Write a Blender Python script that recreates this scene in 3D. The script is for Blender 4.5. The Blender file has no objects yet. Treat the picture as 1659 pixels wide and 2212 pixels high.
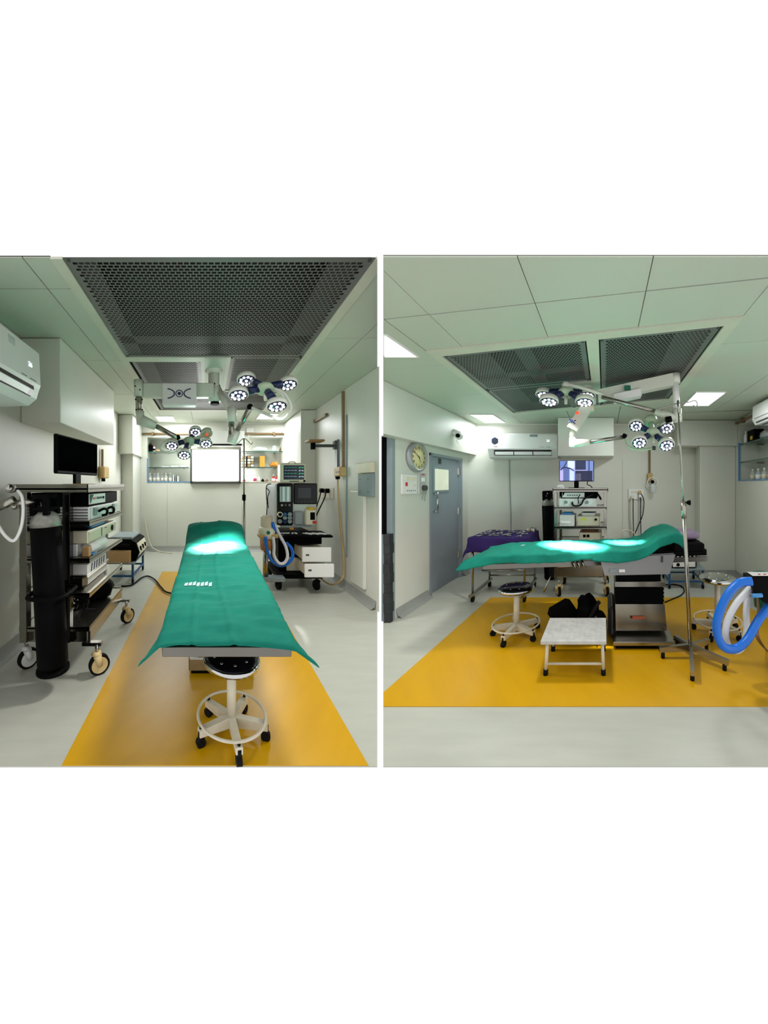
import bpy, math, random
from mathutils import Vector, Matrix, noise
random.seed(7)
sc = bpy.context.scene
COL = sc.collection

# ---------------------------------------------------------------- camera, world, exposure
F, CX, CY, EYE = 660.0, 885.0, 1047.0, 1.40      # focal length and principal point in pixels of the 1659 x 2212 frame
cam = bpy.data.cameras.new('camera')
cam.sensor_fit = 'VERTICAL'; cam.sensor_height = 36.0
cam.lens = 36.0 * F / 2212.0
cam.shift_x = (829.5 - CX) / 2212.0
cam.shift_y = (CY - 1106.0) / 2212.0
cam.clip_start = 0.05
camo = bpy.data.objects.new('camera', cam)
camo.location = (0, 0, EYE); camo.rotation_euler = (math.pi / 2, 0, 0)
COL.objects.link(camo); sc.camera = camo

world = bpy.data.worlds.new('white_surround'); sc.world = world
world.use_nodes = True
bg = world.node_tree.nodes['Background']
bg.inputs[0].default_value = (1, 1, 1, 1); bg.inputs[1].default_value = 1.0
sc.view_settings.view_transform = 'Standard'; sc.view_settings.look = 'None'
sc.view_settings.gamma = 1.0; sc.view_settings.use_curve_mapping = False
sc.view_settings.exposure = 0.0
sc.cycles.use_denoising = True

# ---------------------------------------------------------------- the two views of the theatre: each is a right-angled room
# sheared sideways with depth, contents included, to fit two perspectives in one camera. Coordinates inside a room are
# u = across, v = depth from the camera, w = height; walls and furniture alike follow the sheared depth axis.
class Room:
    def __init__(s, vx): s.vx = vx; s.k = (vx - CX) / F  # k: sideways shear per unit of depth
    def p(s, px, py, v): return ((px - s.vx) * v / F, v, EYE - (py - CY) * v / F)
    def u(s, px, v): return (px - s.vx) * v / F
    def w(s, py, v): return EYE - (py - CY) * v / F
R1, R2 = Room(448.0), Room(1305.0)
R = R1
def use(r):
    global R
    R = r
def world_of(p): return Vector((p[0] + R.k * p[1], p[1], p[2]))
def fz(py): return EYE * F / (py - CY)

# ---------------------------------------------------------------- materials
def lin(c): return tuple((x / 255 / 12.92) if x / 255 <= .04045 else ((x / 255 + .055) / 1.055) ** 2.4 for x in c)
MATS = {}
def mat(name, rgb, rough=.5, metal=0., var=.06, scale=6., bump=0., emit=0., trans=0., alpha=1., ior=1.45, stretch=None, coat=0., spec=.5):
    if name in MATS: return MATS[name]
    m = bpy.data.materials.new(name); m.use_nodes = True
    nt = m.node_tree; b = nt.nodes['Principled BSDF']
    c = lin(rgb)
    tc = nt.nodes.new('ShaderNodeTexCoord'); nz = nt.nodes.new('ShaderNodeTexNoise')
    nz.inputs['Scale'].default_value = scale; nz.inputs['Detail'].default_value = 4
    if stretch:
        mp = nt.nodes.new('ShaderNodeMapping'); mp.inputs['Scale'].default_value = stretch
        nt.links.new(tc.outputs['Object'], mp.inputs[0]); nt.links.new(mp.outputs[0], nz.inputs['Vector'])
    else: nt.links.new(tc.outputs['Object'], nz.inputs['Vector'])
    rp = nt.nodes.new('ShaderNodeValToRGB')
    rp.color_ramp.elements[0].position = .3; rp.color_ramp.elements[1].position = .7
    rp.color_ramp.elements[0].color = tuple(x * (1 - var) for x in c) + (1,)
    rp.color_ramp.elements[1].color = tuple(min(1, x * (1 + var)) for x in c) + (1,)
    nt.links.new(nz.outputs['Fac'], rp.inputs[0]); nt.links.new(rp.outputs[0], b.inputs['Base Color'])
    b.inputs['Roughness'].default_value = rough; b.inputs['Metallic'].default_value = metal
    b.inputs['IOR'].default_value = ior; b.inputs['Specular IOR Level'].default_value = spec
    if coat: b.inputs['Coat Weight'].default_value = coat
    if bump:
        bp = nt.nodes.new('ShaderNodeBump'); bp.inputs['Strength'].default_value = bump; bp.inputs['Distance'].default_value = .004
        nt.links.new(nz.outputs['Fac'], bp.inputs['Height']); nt.links.new(bp.outputs[0], b.inputs['Normal'])
    if emit:
        b.inputs['Emission Color'].default_value = c + (1,); b.inputs['Emission Strength'].default_value = emit
    if trans: b.inputs['Transmission Weight'].default_value = trans
    if alpha < 1: b.inputs['Alpha'].default_value = alpha
    MATS[name] = m
    return m

WALL = mat('painted_panel_wall', (214, 215, 204), .42, var=.045, scale=1.1)
CEIL = mat('ceiling_tile', (190, 197, 181), .5, var=.03, scale=1.2)
TRIM = mat('cream_trim', (200, 202, 184), .45, var=.03)
JOINT = mat('dark_joint', (60, 62, 56), .9)
FLOOR = mat('vinyl_floor', (178, 179, 167), .36, var=.045, scale=5., stretch=(.6, 3, 1))
COVE = mat('cove_vinyl', (150, 152, 146), .4, var=.05)
YEL = mat('yellow_vinyl', (200, 150, 0), .34, var=.05, scale=7., stretch=(1, .3, 1))
SHEET = mat('perforated_steel', (116, 118, 114), .45, .35, var=.05)
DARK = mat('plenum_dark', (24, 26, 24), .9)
GREY = mat('bracket_grey', (66, 68, 65), .6)
STEEL = mat('stainless_steel', (168, 165, 156), .26, 1., var=.04, scale=9, stretch=(1, 1, 6))
RAIL = mat('rail_steel', (122, 119, 112), .34, 1., var=.05)
CHROME = mat('chrome', (205, 205, 203), .10, 1., var=.02)
BLACK = mat('black_plastic', (12, 12, 13), .5, var=.15, spec=.10, ior=1.2)
GLOSSB = mat('gloss_black', (8, 8, 9), .18, var=.1, spec=.35)
RUB = mat('black_rubber', (18, 18, 18), .75, spec=.15)
WHITE = mat('white_plastic', (232, 233, 229), .32, var=.02)
CREAM = mat('cream_plastic', (222, 216, 190), .4, var=.03)
TAN = mat('tan_plastic', (196, 164, 104), .45, var=.06)
BEIGE = mat('beige_enamel', (206, 198, 176), .4, var=.08, scale=14)
LAMPW = mat('lamp_white', (214, 219, 204), .3, var=.02)
LAMPG = mat('lamp_green', (170, 190, 160), .35, var=.03)
NAVY = mat('navy_blue', (18, 34, 74), .35, var=.05)
LED = mat('led_white', (255, 255, 255), .5, emit=5., var=0)
DIGIT = mat('display_glow', (225, 235, 240), .5, emit=1.0, var=0)
LEDP = mat('led_panel', (240, 246, 255), .5, emit=6., var=0)
WIN = mat('daylight_blind', (255, 255, 255), .6, emit=2.2, var=0)
RED = mat('red_plastic', (196, 36, 28), .4)
REDL = mat('red_lamp', (255, 50, 20), .4, emit=2.0)
DRAPE = mat('teal_drape', (22, 118, 100), .85, var=.08, scale=14, bump=.35, spec=.15)
PURP = mat('purple_cloth', (48, 34, 86), .9, var=.12, bump=.1, spec=.2)
LILAC = mat('lilac_vinyl', (126, 108, 132), .4, var=.06)
SEATK = mat('stool_black', (16, 16, 22), .16, var=.1, coat=.3)
PIPE = mat('brown_pipe', (134, 108, 74), .5, var=.12)
GLASS = mat('shelf_glass', (160, 205, 190), .05, alpha=.35, spec=.8)
GLEDGE = mat('shelf_glass_edge', (24, 78, 66), .2)
CLEAR = mat('clear_plastic', (226, 232, 232), .15, alpha=.4)
AMBER = mat('amber_canister', (186, 120, 44), .25, alpha=.85)
BLUEH = mat('blue_hose', (8, 104, 204), .35, var=.06)
WHITEH = mat('white_hose', (220, 222, 226), .35, alpha=.92)
BLUEF = mat('blue_frame', (34, 82, 128), .45)
BLUES = mat('blue_strip', (84, 140, 200), .4)
CARD = mat('cardboard', (190, 152, 104), .85, var=.08)
DOORM = mat('grey_door', (138, 146, 154), .42, var=.05, scale=2)
DOORD = mat('dark_door_frame', (40, 44, 46), .5, var=.3, scale=12)
PANG = mat('grey_panel', (134, 148, 150), .5)
SCR = mat('black_screen', (6, 6, 8), .4, spec=.01, ior=1.01)
PAPER = mat('white_paper', (240, 240, 236), .8)
WHEEL = mat('cream_wheel', (214, 190, 138), .45)
ALU = mat('tread_plate', (196, 196, 192), .45, .25, var=.12, scale=20)
BLUEP = mat('blue_plastic', (70, 140, 200), .5)
GREEN = mat('green_plastic', (18, 112, 84), .5)
ORANGE = mat('orange_bag', (214, 140, 48), .5, alpha=.95)
PINK = mat('pink_label', (206, 50, 96), .6)
YELL = mat('yellow_plastic', (222, 186, 40), .5)
CLOCKF = mat('clock_face', (230, 216, 160), .5)
BIN = mat('grey_translucent_tub', (158, 160, 162), .3, alpha=.8)
GAUZE = mat('instrument_steel', (150, 150, 152), .25, 1.)

# ---------------------------------------------------------------- mesh builder (vertices in room coordinates)
ORG = {}
class M:
    def __init__(s): s.v = []; s.f = []; s.mi = []; s.sm = []; s.c = 0; s.X = None
    def add(s, vs, fs, smooth=False):
        b = len(s.v)
        if s.X is not None: vs = [tuple(s.X @ Vector(p)) for p in vs]
        s.v.extend(tuple(p) for p in vs)
        for f in fs:
            s.f.append(tuple(b + i for i in f)); s.mi.append(s.c); s.sm.append(smooth)
        return s
    def frame(s, o, rz=0, rx=0, ry=0):
        s.X = Matrix.Translation(o) @ Matrix.Rotation(rz, 4, 'Z') @ Matrix.Rotation(rx, 4, 'X') @ Matrix.Rotation(ry, 4, 'Y'); return s
    def look(s, o, n, up=(0, 0, 1)):       # local z along n
        n = Vector(n).normalized(); a = Vector(up).cross(n)
        if a.length < 1e-4: a = Vector((1, 0, 0))
        a.normalize(); b = n.cross(a)
        m = Matrix((a, b, n)).transposed().to_4x4(); s.X = Matrix.Translation(o) @ m; return s
    def box(s, x0, x1, y0, y1, z0, z1, ch=0.):
        if x0 > x1: x0, x1 = x1, x0
        if y0 > y1: y0, y1 = y1, y0
        if z0 > z1: z0, z1 = z1, z0
        c = Vector(((x0 + x1) / 2, (y0 + y1) / 2, (z0 + z1) / 2)); h = ((x1 - x0) / 2, (y1 - y0) / 2, (z1 - z0) / 2)
        ch = min(ch, .45 * min(h) * 2)
        if ch <= 0:
            vs = [(x, y, z) for z in (z0, z1) for y in (y0, y1) for x in (x0, x1)]
            return s.add(vs, [(0, 2, 3, 1), (4, 5, 7, 6), (0, 1, 5, 4), (2, 6, 7, 3), (0, 4, 6, 2), (1, 3, 7, 5)])
        vs, idx = [], {}
        for sx in (-1, 1):
            for sy in (-1, 1):
                for sz in (-1, 1):
                    for a in range(3):
                        o = [h[i] - (0 if i == a else ch) for i in range(3)]
                        idx[(sx, sy, sz, a)] = len(vs)
                        vs.append((c.x + sx * o[0], c.y + sy * o[1], c.z + sz * o[2]))
        fs = []
        for a in range(3):
            b, d = [i for i in range(3) if i != a]
            for sg in (-1, 1):
                q = []
                for e1, e2 in ((-1, -1), (1, -1), (1, 1), (-1, 1)):
                    k = [0, 0, 0]; k[a] = sg; k[b] = e1; k[d] = e2; q.append(idx[(*k, a)])
                fs.append(q)
            for e1 in (-1, 1):
                for e2 in (-1, 1):
                    k0 = [0, 0, 0]; k0[b] = e1; k0[d] = e2; k0[a] = -1; k1 = list(k0); k1[a] = 1
                    fs.append([idx[(*k0, b)], idx[(*k1, b)], idx[(*k1, d)], idx[(*k0, d)]])
        for sx in (-1, 1):
            for sy in (-1, 1):
                for sz in (-1, 1): fs.append([idx[(sx, sy, sz, a)] for a in range(3)])
        out = []
        for f in fs:
            p = [Vector(vs[i]) for i in f]; n = (p[1] - p[0]).cross(p[2] - p[0]); m = sum(p, Vector()) / len(p)
            out.append(tuple(f) if n.dot(m - c) > 0 else tuple(reversed(f)))
        return s.add(vs, out)
    def cyl(s, p, q, r, r2=None, n=14, cap=True):
        p, q = Vector(p), Vector(q); r2 = r if r2 is None else r2
        d = (q - p).normalized(); a = d.cross(Vector((0, 0, 1)))
        if a.length < 1e-3: a = Vector((1, 0, 0))
        a.normalize(); b = d.cross(a)
        vs = []
        for o, rr in ((p, r), (q, r2)):
            for i in range(n):
                t = 2 * math.pi * i / n; vs.append(o + a * (rr * math.cos(t)) + b * (rr * math.sin(t)))
        s.add(vs, [(i, (i + 1) % n, n + (i + 1) % n, n + i) for i in range(n)], True)
        if cap:
            k = len(s.v) - 2 * n
            for f in (tuple(range(k + n - 1, k - 1, -1)), tuple(range(k + n, k + 2 * n))):
                s.f.append(f); s.mi.append(s.c); s.sm.append(False)
        return s
    def tube(s, pts, r, n=8, res=6, closed=False):
        P = [Vector(p) for p in pts]
        if len(P) > 2 and res > 1:
            out = []; L = len(P)
            rng = range(L) if closed else range(L - 1)
            for i in rng:
                a, b, c, d = (P[(i - 1) % L], P[i], P[(i + 1) % L], P[(i + 2) % L]) if closed else (P[max(i - 1, 0)], P[i], P[i + 1], P[min(i + 2, L - 1)])
                for k in range(res):
                    t = k / res
                    out.append(.5 * ((2 * b) + (c - a) * t + (2 * a - 5 * b + 4 * c - d) * t * t + (3 * b - a - 3 * c + d) * t ** 3))
            if not closed: out.append(P[-1])
            P = out
        L = len(P); vs = []; prev = None
        for i in range(L):
            d = (P[(i + 1) % L] - P[i - 1]) if closed else (P[min(i + 1, L - 1)] - P[max(i - 1, 0)])
            d = d.normalized() if d.length > 1e-9 else Vector((0, 0, 1))
            a = (prev - d * prev.dot(d)) if prev is not None else d.cross(Vector((.13, .27, .95)))
            if a.length < 1e-4: a = d.cross(Vector((1, 0, 0)))
            a.normalize(); prev = a; b = d.cross(a)
            rr = r(i / (L - 1)) if callable(r) else r
            for k in range(n):
                t = 2 * math.pi * k / n; vs.append(P[i] + a * (rr * math.cos(t)) + b * (rr * math.sin(t)))
        fs = []
        for i in range(L if closed else L - 1):
            j = (i + 1) % L
            for k in range(n): fs.append((i * n + k, i * n + (k + 1) % n, j * n + (k + 1) % n, j * n + k))
        if not closed: fs += [tuple(range(n - 1, -1, -1)), tuple((L - 1) * n + k for k in range(n))]
        return s.add(vs, fs, True)
    def lathe(s, c, prof, n=20, su=1., smooth=True):
        vs = []; k = len(prof)
        for i in range(n):
            t = 2 * math.pi * i / n
            for r, z in prof: vs.append((c[0] + su * r * math.cos(t), c[1] + r * math.sin(t), c[2] + z))
        fs = []
        for i in range(n):
            j = (i + 1) % n
            for q in range(k - 1): fs.append((i * k + q, j * k + q, j * k + q + 1, i * k + q + 1))
        fs.append(tuple(i * k for i in range(n - 1, -1, -1))); fs.append(tuple(i * k + k - 1 for i in range(n)))
        return s.add(vs, fs, smooth)
    def prism(s, poly, z0, z1):
        n = len(poly); ar = sum(poly[i][0] * poly[(i + 1) % n][1] - poly[(i + 1) % n][0] * poly[i][1] for i in range(n))
        if ar < 0: poly = poly[::-1]
        vs = [(x, y, z0) for x, y in poly] + [(x, y, z1) for x, y in poly]
        return s.add(vs, [tuple(range(n - 1, -1, -1)), tuple(range(n, 2 * n))] + [(i, (i + 1) % n, n + (i + 1) % n, n + i) for i in range(n)])
    def side(s, poly, a, b, axis):           # polygon in the plane across an axis, extruded from a to b
        n = len(poly)
        if axis == 'v': P = lambda q, t: (q[0], t, q[1])
        elif axis == 'u': P = lambda q, t: (t, q[0], q[1])
        else: P = lambda q, t: (q[0], q[1], t)
        vs = [P(q, a) for q in poly] + [P(q, b) for q in poly]
        fs = [tuple(range(n - 1, -1, -1)), tuple(range(n, 2 * n))] + [(i, (i + 1) % n, n + (i + 1) % n, n + i) for i in range(n)]
        c = sum((Vector(p) for p in vs), Vector()) / (2 * n); out = []
        for f in fs:
            p = [Vector(vs[i]) for i in f]; nn = (p[1] - p[0]).cross(p[2] - p[0]); m = sum(p, Vector()) / len(p)
            out.append(f if nn.dot(m - c) > 0 else tuple(reversed(f)))
        return s.add(vs, out)
    def ball(s, c, r, n=12, k=8, sq=(1, 1, 1)):
        vs = [(c[0], c[1], c[2] - r * sq[2])]
        for i in range(1, k):
            ph = math.pi * i / k
            for j in range(n):
                t = 2 * math.pi * j / n
                vs.append((c[0] + sq[0] * r * math.sin(ph) * math.cos(t), c[1] + sq[1] * r * math.sin(ph) * math.sin(t), c[2] - sq[2] * r * math.cos(ph)))
        vs.append((c[0], c[1], c[2] + r * sq[2])); fs = []
        for j in range(n):
            fs.append((0, 1 + (j + 1) % n, 1 + j)); e = 1 + (k - 2) * n
            fs.append((len(vs) - 1, e + j, e + (j + 1) % n))
            for i in range(k - 2):
                a = 1 + i * n; fs.append((a + j, a + (j + 1) % n, a + n + (j + 1) % n, a + n + j))
        return s.add(vs, fs, True)
    def grid(s, fn, nu, nv, smooth=True):
        vs = [fn(i / nu, j / nv) for j in range(nv + 1) for i in range(nu + 1)]
        w = nu + 1
        return s.add(vs, [(j * w + i, j * w + i + 1, (j + 1) * w + i + 1, (j + 1) * w + i) for j in range(nv) for i in range(nu)], smooth)
    def text(s, body, size, o, xa, ya, depth=.0015, bold=False):      # lettering laid along axes xa, ya from centre o
        cu = bpy.data.curves.new('lettering', 'FONT'); cu.body = body; cu.size = size; cu.align_x = 'CENTER'; cu.align_y = 'CENTER'
        cu.extrude = depth; cu.resolution_u = 2
        if bold: cu.offset = size * .018
        ob = bpy.data.objects.new('lettering', cu); COL.objects.link(ob)
        dg = bpy.context.evaluated_depsgraph_get(); me = bpy.data.meshes.new_from_object(ob.evaluated_get(dg))
        xa, ya = Vector(xa).normalized(), Vector(ya).normalized(); za = xa.cross(ya); o = Vector(o)
        s.add([o + xa * v.co.x + ya * v.co.y + za * v.co.z for v in me.vertices], [tuple(p.vertices) for p in me.polygons])
        bpy.data.objects.remove(ob); bpy.data.meshes.remove(me); bpy.data.curves.remove(cu)
        return s
    def build(s, name, mats, parent=None, origin=None, kind=None, solid=0.):
        if not isinstance(mats, (list, tuple)): mats = [mats]
        if parent is not None: o = ORG[parent.name]
        elif origin is not None: o = Vector(origin)
        else:
            o = Vector([(min(p[i] for p in s.v) + max(p[i] for p in s.v)) / 2 for i in range(3)]); o.z = min(p[2] for p in s.v)
        k = R.k
        vs = [((p[0] - o[0]) + k * (p[1] - o[1]), p[1] - o[1], p[2] - o[2]) for p in s.v]  # every mesh is sheared along with its room
        me = bpy.data.meshes.new(name); me.from_pydata(vs, [], s.f)
        for m in mats: me.materials.append(m)
        me.polygons.foreach_set('material_index', s.mi); me.polygons.foreach_set('use_smooth', s.sm)
        me.update()
        ob = bpy.data.objects.new(name, me); COL.objects.link(ob)
        if parent is not None: ob.parent = parent
        else: ob.location = world_of(o)
        ORG[ob.name] = o
        if kind: ob['kind'] = kind
        if solid:
            sm = ob.modifiers.new('thickness', 'SOLIDIFY'); sm.thickness = solid; sm.offset = 0
        return ob
    def thing(s, name, mats, label, cat, group=None, solid=0.):
        return tag(s.build(name, mats, solid=solid), label, cat, group)
def tag(o, label, cat, group=None):
    o['label'] = label; o['category'] = cat
    if group: o['group'] = group
    return o
def T(name, label, cat, o, group=None):
    e = bpy.data.objects.new(name, None); COL.objects.link(e); e.location = world_of(o); e.empty_display_size = .1
    ORG[e.name] = Vector(o); return tag(e, label, cat, group)
def struct(m, name, mats, parent=None):
    return m.build(name, mats, parent, kind=None if parent else 'structure')
def B(parent, name, mats, *a, ch=0.): return M().box(*a, ch=ch).build(name, mats, parent)
def lamp(parent, kind, name, p, energy, col=(1, 1, 1), size=.3, size_y=None, target=None, angle=60, blend=.5):
    L = bpy.data.lights.new(name, kind); L.energy = energy; L.color = col
    if kind == 'AREA':
        L.shape = 'RECTANGLE'; L.size = size; L.size_y = size_y or size
    if kind == 'SPOT': L.spot_size = math.radians(angle); L.spot_blend = blend; L.shadow_soft_size = size
    ob = bpy.data.objects.new(name, L); COL.objects.link(ob); ob.parent = parent
    a = world_of(p); ob.location = a - world_of(ORG[parent.name])
    if target is not None: ob.rotation_euler = (world_of(target) - a).to_track_quat('-Z', 'Y').to_euler()
    return ob
def clip(poly, a, b, c):                     # keep a*u + b*v <= c
    out = []
    for i in range(len(poly)):
        p, q = poly[i], poly[(i + 1) % len(poly)]
        dp, dq = a * p[0] + b * p[1] - c, a * q[0] + b * q[1] - c
        if dp <= 0: out.append(p)
        if dp * dq < 0:
            t = dp / (dp - dq); out.append((p[0] + (q[0] - p[0]) * t, p[1] + (q[1] - p[1]) * t))
    return out
def rect(a, b, c, d): return [(a, c), (b, c), (b, d), (a, d)]
def perf(quad, w, pu, pv, fu, fv, border):   # perforated sheet on a plan quad (4 corners), real slots in brick order
    A, Bq, C, D = [Vector((x, y, 0)) for x, y in quad]
    lu = ((Bq - A).length + (C - D).length) / 2; lv = ((D - A).length + (C - Bq).length) / 2
    def at(a, b):
        s, t = a / lu, b / lv; p = (A * (1 - s) + Bq * s) * (1 - t) + (D * (1 - s) + C * s) * t
        return (p.x, p.y, w)
    m = M(); nr = int((lv - 2 * border) / pv); pv = (lv - 2 * border) / nr
    nc = int((lu - 2 * border) / pu); pu = (lu - 2 * border) / (nc + .5)
    def q(a0, a1, b0, b1): m.add([at(a0, b0), at(a1, b0), at(a1, b1), at(a0, b1)], [(3, 2, 1, 0)])
    q(0, lu, 0, border); q(0, lu, lv - border, lv); q(0, border, border, lv - border); q(lu - border, lu, border, lv - border)
    vs, fs = [], []
    for j in range(nr):
        b0 = border + j * pv; b1 = b0 + pv; off = (j % 2) * pu / 2
        if off: q(border, border + off, b0, b1)
        else: q(lu - border - pu / 2, lu - border, b0, b1)
        for i in range(nc):
            a0 = border + off + i * pu; a1 = a0 + pu; ia, ib = pu * (1 - fu) / 2, pv * (1 - fv) / 2; k = len(vs)
            vs += [at(a0, b0), at(a1, b0), at(a1, b1), at(a0, b1), at(a0 + ia, b0 + ib), at(a1 - ia, b0 + ib), at(a1 - ia, b1 - ib), at(a0 + ia, b1 - ib)]
            fs += [(k + 4, k + 5, k + 1, k), (k + 5, k + 6, k + 2, k + 1), (k + 6, k + 7, k + 3, k + 2), (k + 7, k + 4, k, k + 3)]
    return m.add(vs, fs)
# ================================================================ ROOM ONE (looking along the table) : the shell
use(R1)
H1 = 2.70                                     # ceiling
UL, UR, VB = -1.65, 1.88, 6.46                # left wall, right wall, back wall
CUT = (815 - R1.vx) / F                       # the set ends on this line towards its neighbour: u = CUT * v
NF, NC = fz(1655), 1.30 * F / (CY - 556)      # front edge of floor and of ceiling
struct(M().prism(clip(rect(UL - .1, UR + .1, NF, VB + .5), 1, -CUT, 0), -.006, 0), 'floor', FLOOR)
yf, yb = NF, fz(1235)
inl = M().prism(rect(R1.u(133, NF), R1.u(796, NF), NF, yb), .0, .004)
struct(inl, 'floor_yellow_inlay', YEL)
struct(M().box(UL - .1, UL, 1.45, VB + .1, 0, H1), 'wall_left', WALL)
struct(M().prism(clip(rect(UR, UR + .1, 2.0, VB + .5), 1, -CUT, .02), 0, H1), 'wall_right', WALL)
# back wall with the shelf recess
SILL, BEAM = 1.449, 2.40
bw = M(); bw.box(UL, UR, VB, VB + .5, 0, SILL); bw.box(UL, UR, VB, VB + .5, BEAM, H1); bw.box(UL, UR, VB + .34, VB + .5, SILL, BEAM)
bw.box(UL, -1.27, VB, VB + .34, SILL, BEAM); bw.box(1.60, UR, VB, VB + .34, SILL, BEAM)
struct(bw, 'wall_back', WALL)
jn = M()
for px in (361, 523): jn.box(R1.u(px, VB) - .004, R1.u(px, VB) + .004, VB - .004, VB, .1, SILL - .03)
struct(jn, 'trim_1', TRIM)
struct(M().box(UL, -1.297, 2.70, 4.24, 1.948, H1 - .004, ch=.006), 'trim_2', WALL)        # boxed duct over the trolley
struct(M().box(UL, -1.42, 5.85, VB, 0, 1.98, ch=.006), 'trim_3', WALL)                     # pier
struct(M().box(UL, -1.38, 5.66, VB, 1.976, H1 - .004, ch=.006), 'trim_4', WALL)            # box above the pier
struct(M().box(1.62, UR, 5.30, VB, 0, H1 - .004, ch=.006), 'trim_5', WALL)                 # pier on the right
struct(M().box(UR - .045, UR, 3.60, 3.93, .16, 1.32, ch=.008), 'trim_6', WALL)             # casing below the grey box
cv = M()
def cove(m, a, b, nx, ny):
    (x0, y0), (x1, y1) = a, b; h = .10; d = .06
    m.add([(x0, y0, h), (x1, y1, h), (x1 + nx * d * .25, y1 + ny * d * .25, h * .35), (x0 + nx * d * .25, y0 + ny * d * .25, h * .35), (x1 + nx * d, y1 + ny * d, .002), (x0 + nx * d, y0 + ny * d, .002)],
          [(0, 1, 2, 3), (3, 2, 4, 5)], True)
cove(cv, (-1.42, VB - .002), (1.62, VB - .002), 0, -1); struct(cv, 'baseboard_back', COVE)
cv = M(); cove(cv, (UR - .002, 3.4), (UR - .002, 5.3), -1, 0); cove(cv, (1.62, 5.298), (UR, 5.298), 0, -1); cove(cv, (1.618, 5.3), (1.618, VB), -1, 0); struct(cv, 'baseboard_right', COVE)
cv = M(); cove(cv, (UL + .002, 1.6), (UL + .002, 5.85), 1, 0); cove(cv, (UL, 5.848), (-1.42, 5.848), 0, -1); cove(cv, (-1.418, 5.85), (-1.418, VB), 1, 0); struct(cv, 'baseboard_left', COVE)

# ceiling: backing slab with tiles as parts
GU0, GU1, GV0, GV1 = -.90, 1.04, 1.66, 5.37    # opening for the air diffuser
ceil = M()
for r in (rect(UL - .1, GU0, NC, VB), rect(GU1, UR + .1, NC, VB), rect(GU0, GU1, GV1, VB)):
    ceil.prism(clip(r, 1, -CUT, 0), H1 + .007, H1 + .010)
ceil = struct(ceil, 'ceiling', JOINT)
def tiles(us, vs):
    for i in range(len(us) - 1):
        for j in range(len(vs) - 1):
            q = clip(rect(us[i] + .003, us[i + 1] - .003, vs[j] + .003, vs[j + 1] - .003), 1, -CUT, 0)
            if len(q) > 2: M().prism(q, H1 + random.uniform(0, .002), H1 + .008).build('ceiling_tile', CEIL, ceil)
tiles((UL, -1.06, GU0), (NC, 2.03, 3.2, 4.4, 5.37, VB))
tiles((GU1, 1.374, UR), (NC, 2.715, 4.0, 5.37, VB))
tiles((GU0, -.29, .42, GU1), (5.37, VB))

def diffuser(label, sheets, frame_quads, plates, bands, plenum, hz, pu, pv, fu, fv):
    o = (plenum[0][0], plenum[0][1], hz); t = T('ceiling_air_diffuser', label, 'air diffuser', o)
    for q in sheets: perf(q, hz, pu, pv, fu, fv, .035).build('perforated_sheet', SHEET, t)
    for q in frame_quads: M().prism(q, hz - .010, hz + .004).build('frame_strip', TRIM, t)
    for q in plates: M().prism(q, hz - .016, hz + .006).build('mounting_plate', CEIL, t)
    for q in bands: M().prism(q, hz + .02, hz + .025).build('backing_band', GREY, t)
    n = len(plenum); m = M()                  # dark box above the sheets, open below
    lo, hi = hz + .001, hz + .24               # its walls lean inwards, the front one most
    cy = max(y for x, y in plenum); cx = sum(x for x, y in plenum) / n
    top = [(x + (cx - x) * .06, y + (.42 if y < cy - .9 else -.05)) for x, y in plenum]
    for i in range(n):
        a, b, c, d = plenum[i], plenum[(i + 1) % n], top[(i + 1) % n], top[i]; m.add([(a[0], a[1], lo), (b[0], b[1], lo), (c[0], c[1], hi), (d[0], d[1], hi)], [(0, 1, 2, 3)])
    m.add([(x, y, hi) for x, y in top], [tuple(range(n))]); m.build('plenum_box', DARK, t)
    sc_ = M()
    for q in sheets:
        for k in range(4):
            cx = sum(p[0] for p in q) / 4; cy = sum(p[1] for p in q) / 4
            x, y = q[k][0] + (cx - q[k][0]) * .03, q[k][1] + (cy - q[k][1]) * .03
            sc_.cyl((x, y, hz - .006), (x, y, hz + .002), .010, n=8)
    sc_.build('screw_heads', GREY, t, kind='stuff')
    return t
sN = max(NC, 1.747)
# near sheet runs out of the picture at the front; its front edge is trimmed with the set
sheets = [[(-.83, sN), (.966, sN), (.966, 3.10), (-.83, 3.10)], rect(-.80, -.07, 3.21, 4.20), rect(.24, .966, 3.115, 4.20), rect(-.80, .966, 4.24, 5.29)]
frames = [rect(-.90, -.83, sN, 5.37), clip(rect(.966, 1.04, sN, 5.37), 1, -CUT, 0), rect(-.83, .966, 5.29, 5.37), rect(-.83, -.07, 3.10, 3.21), rect(-.07, -.03, 3.10, 4.24), rect(.20, .24, 3.10, 4.24), rect(-.80, .966, 4.20, 4.24)]
bands = [rect(.72, .966, sN + .06, 3.10), rect(-.83, .966, 2.72, 2.86), rect(-.83, -.66, sN + .06, 3.1), rect(-.80, -.58, 3.21, 4.2), rect(.24, .966, 3.9, 4.2), rect(.75, .966, 3.1, 4.2), rect(-.8, .966, 4.9, 5.29)]
diffuser('large dark perforated steel air diffuser in ceiling, seen along the table lengthwise', sheets, frames, [rect(-.03, .20, 3.10, 4.24)], bands, clip(rect(-.86, 1.0, sN, 5.33), 1, -CUT, -.03), H1, .036, .026, .80, .70)

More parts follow.
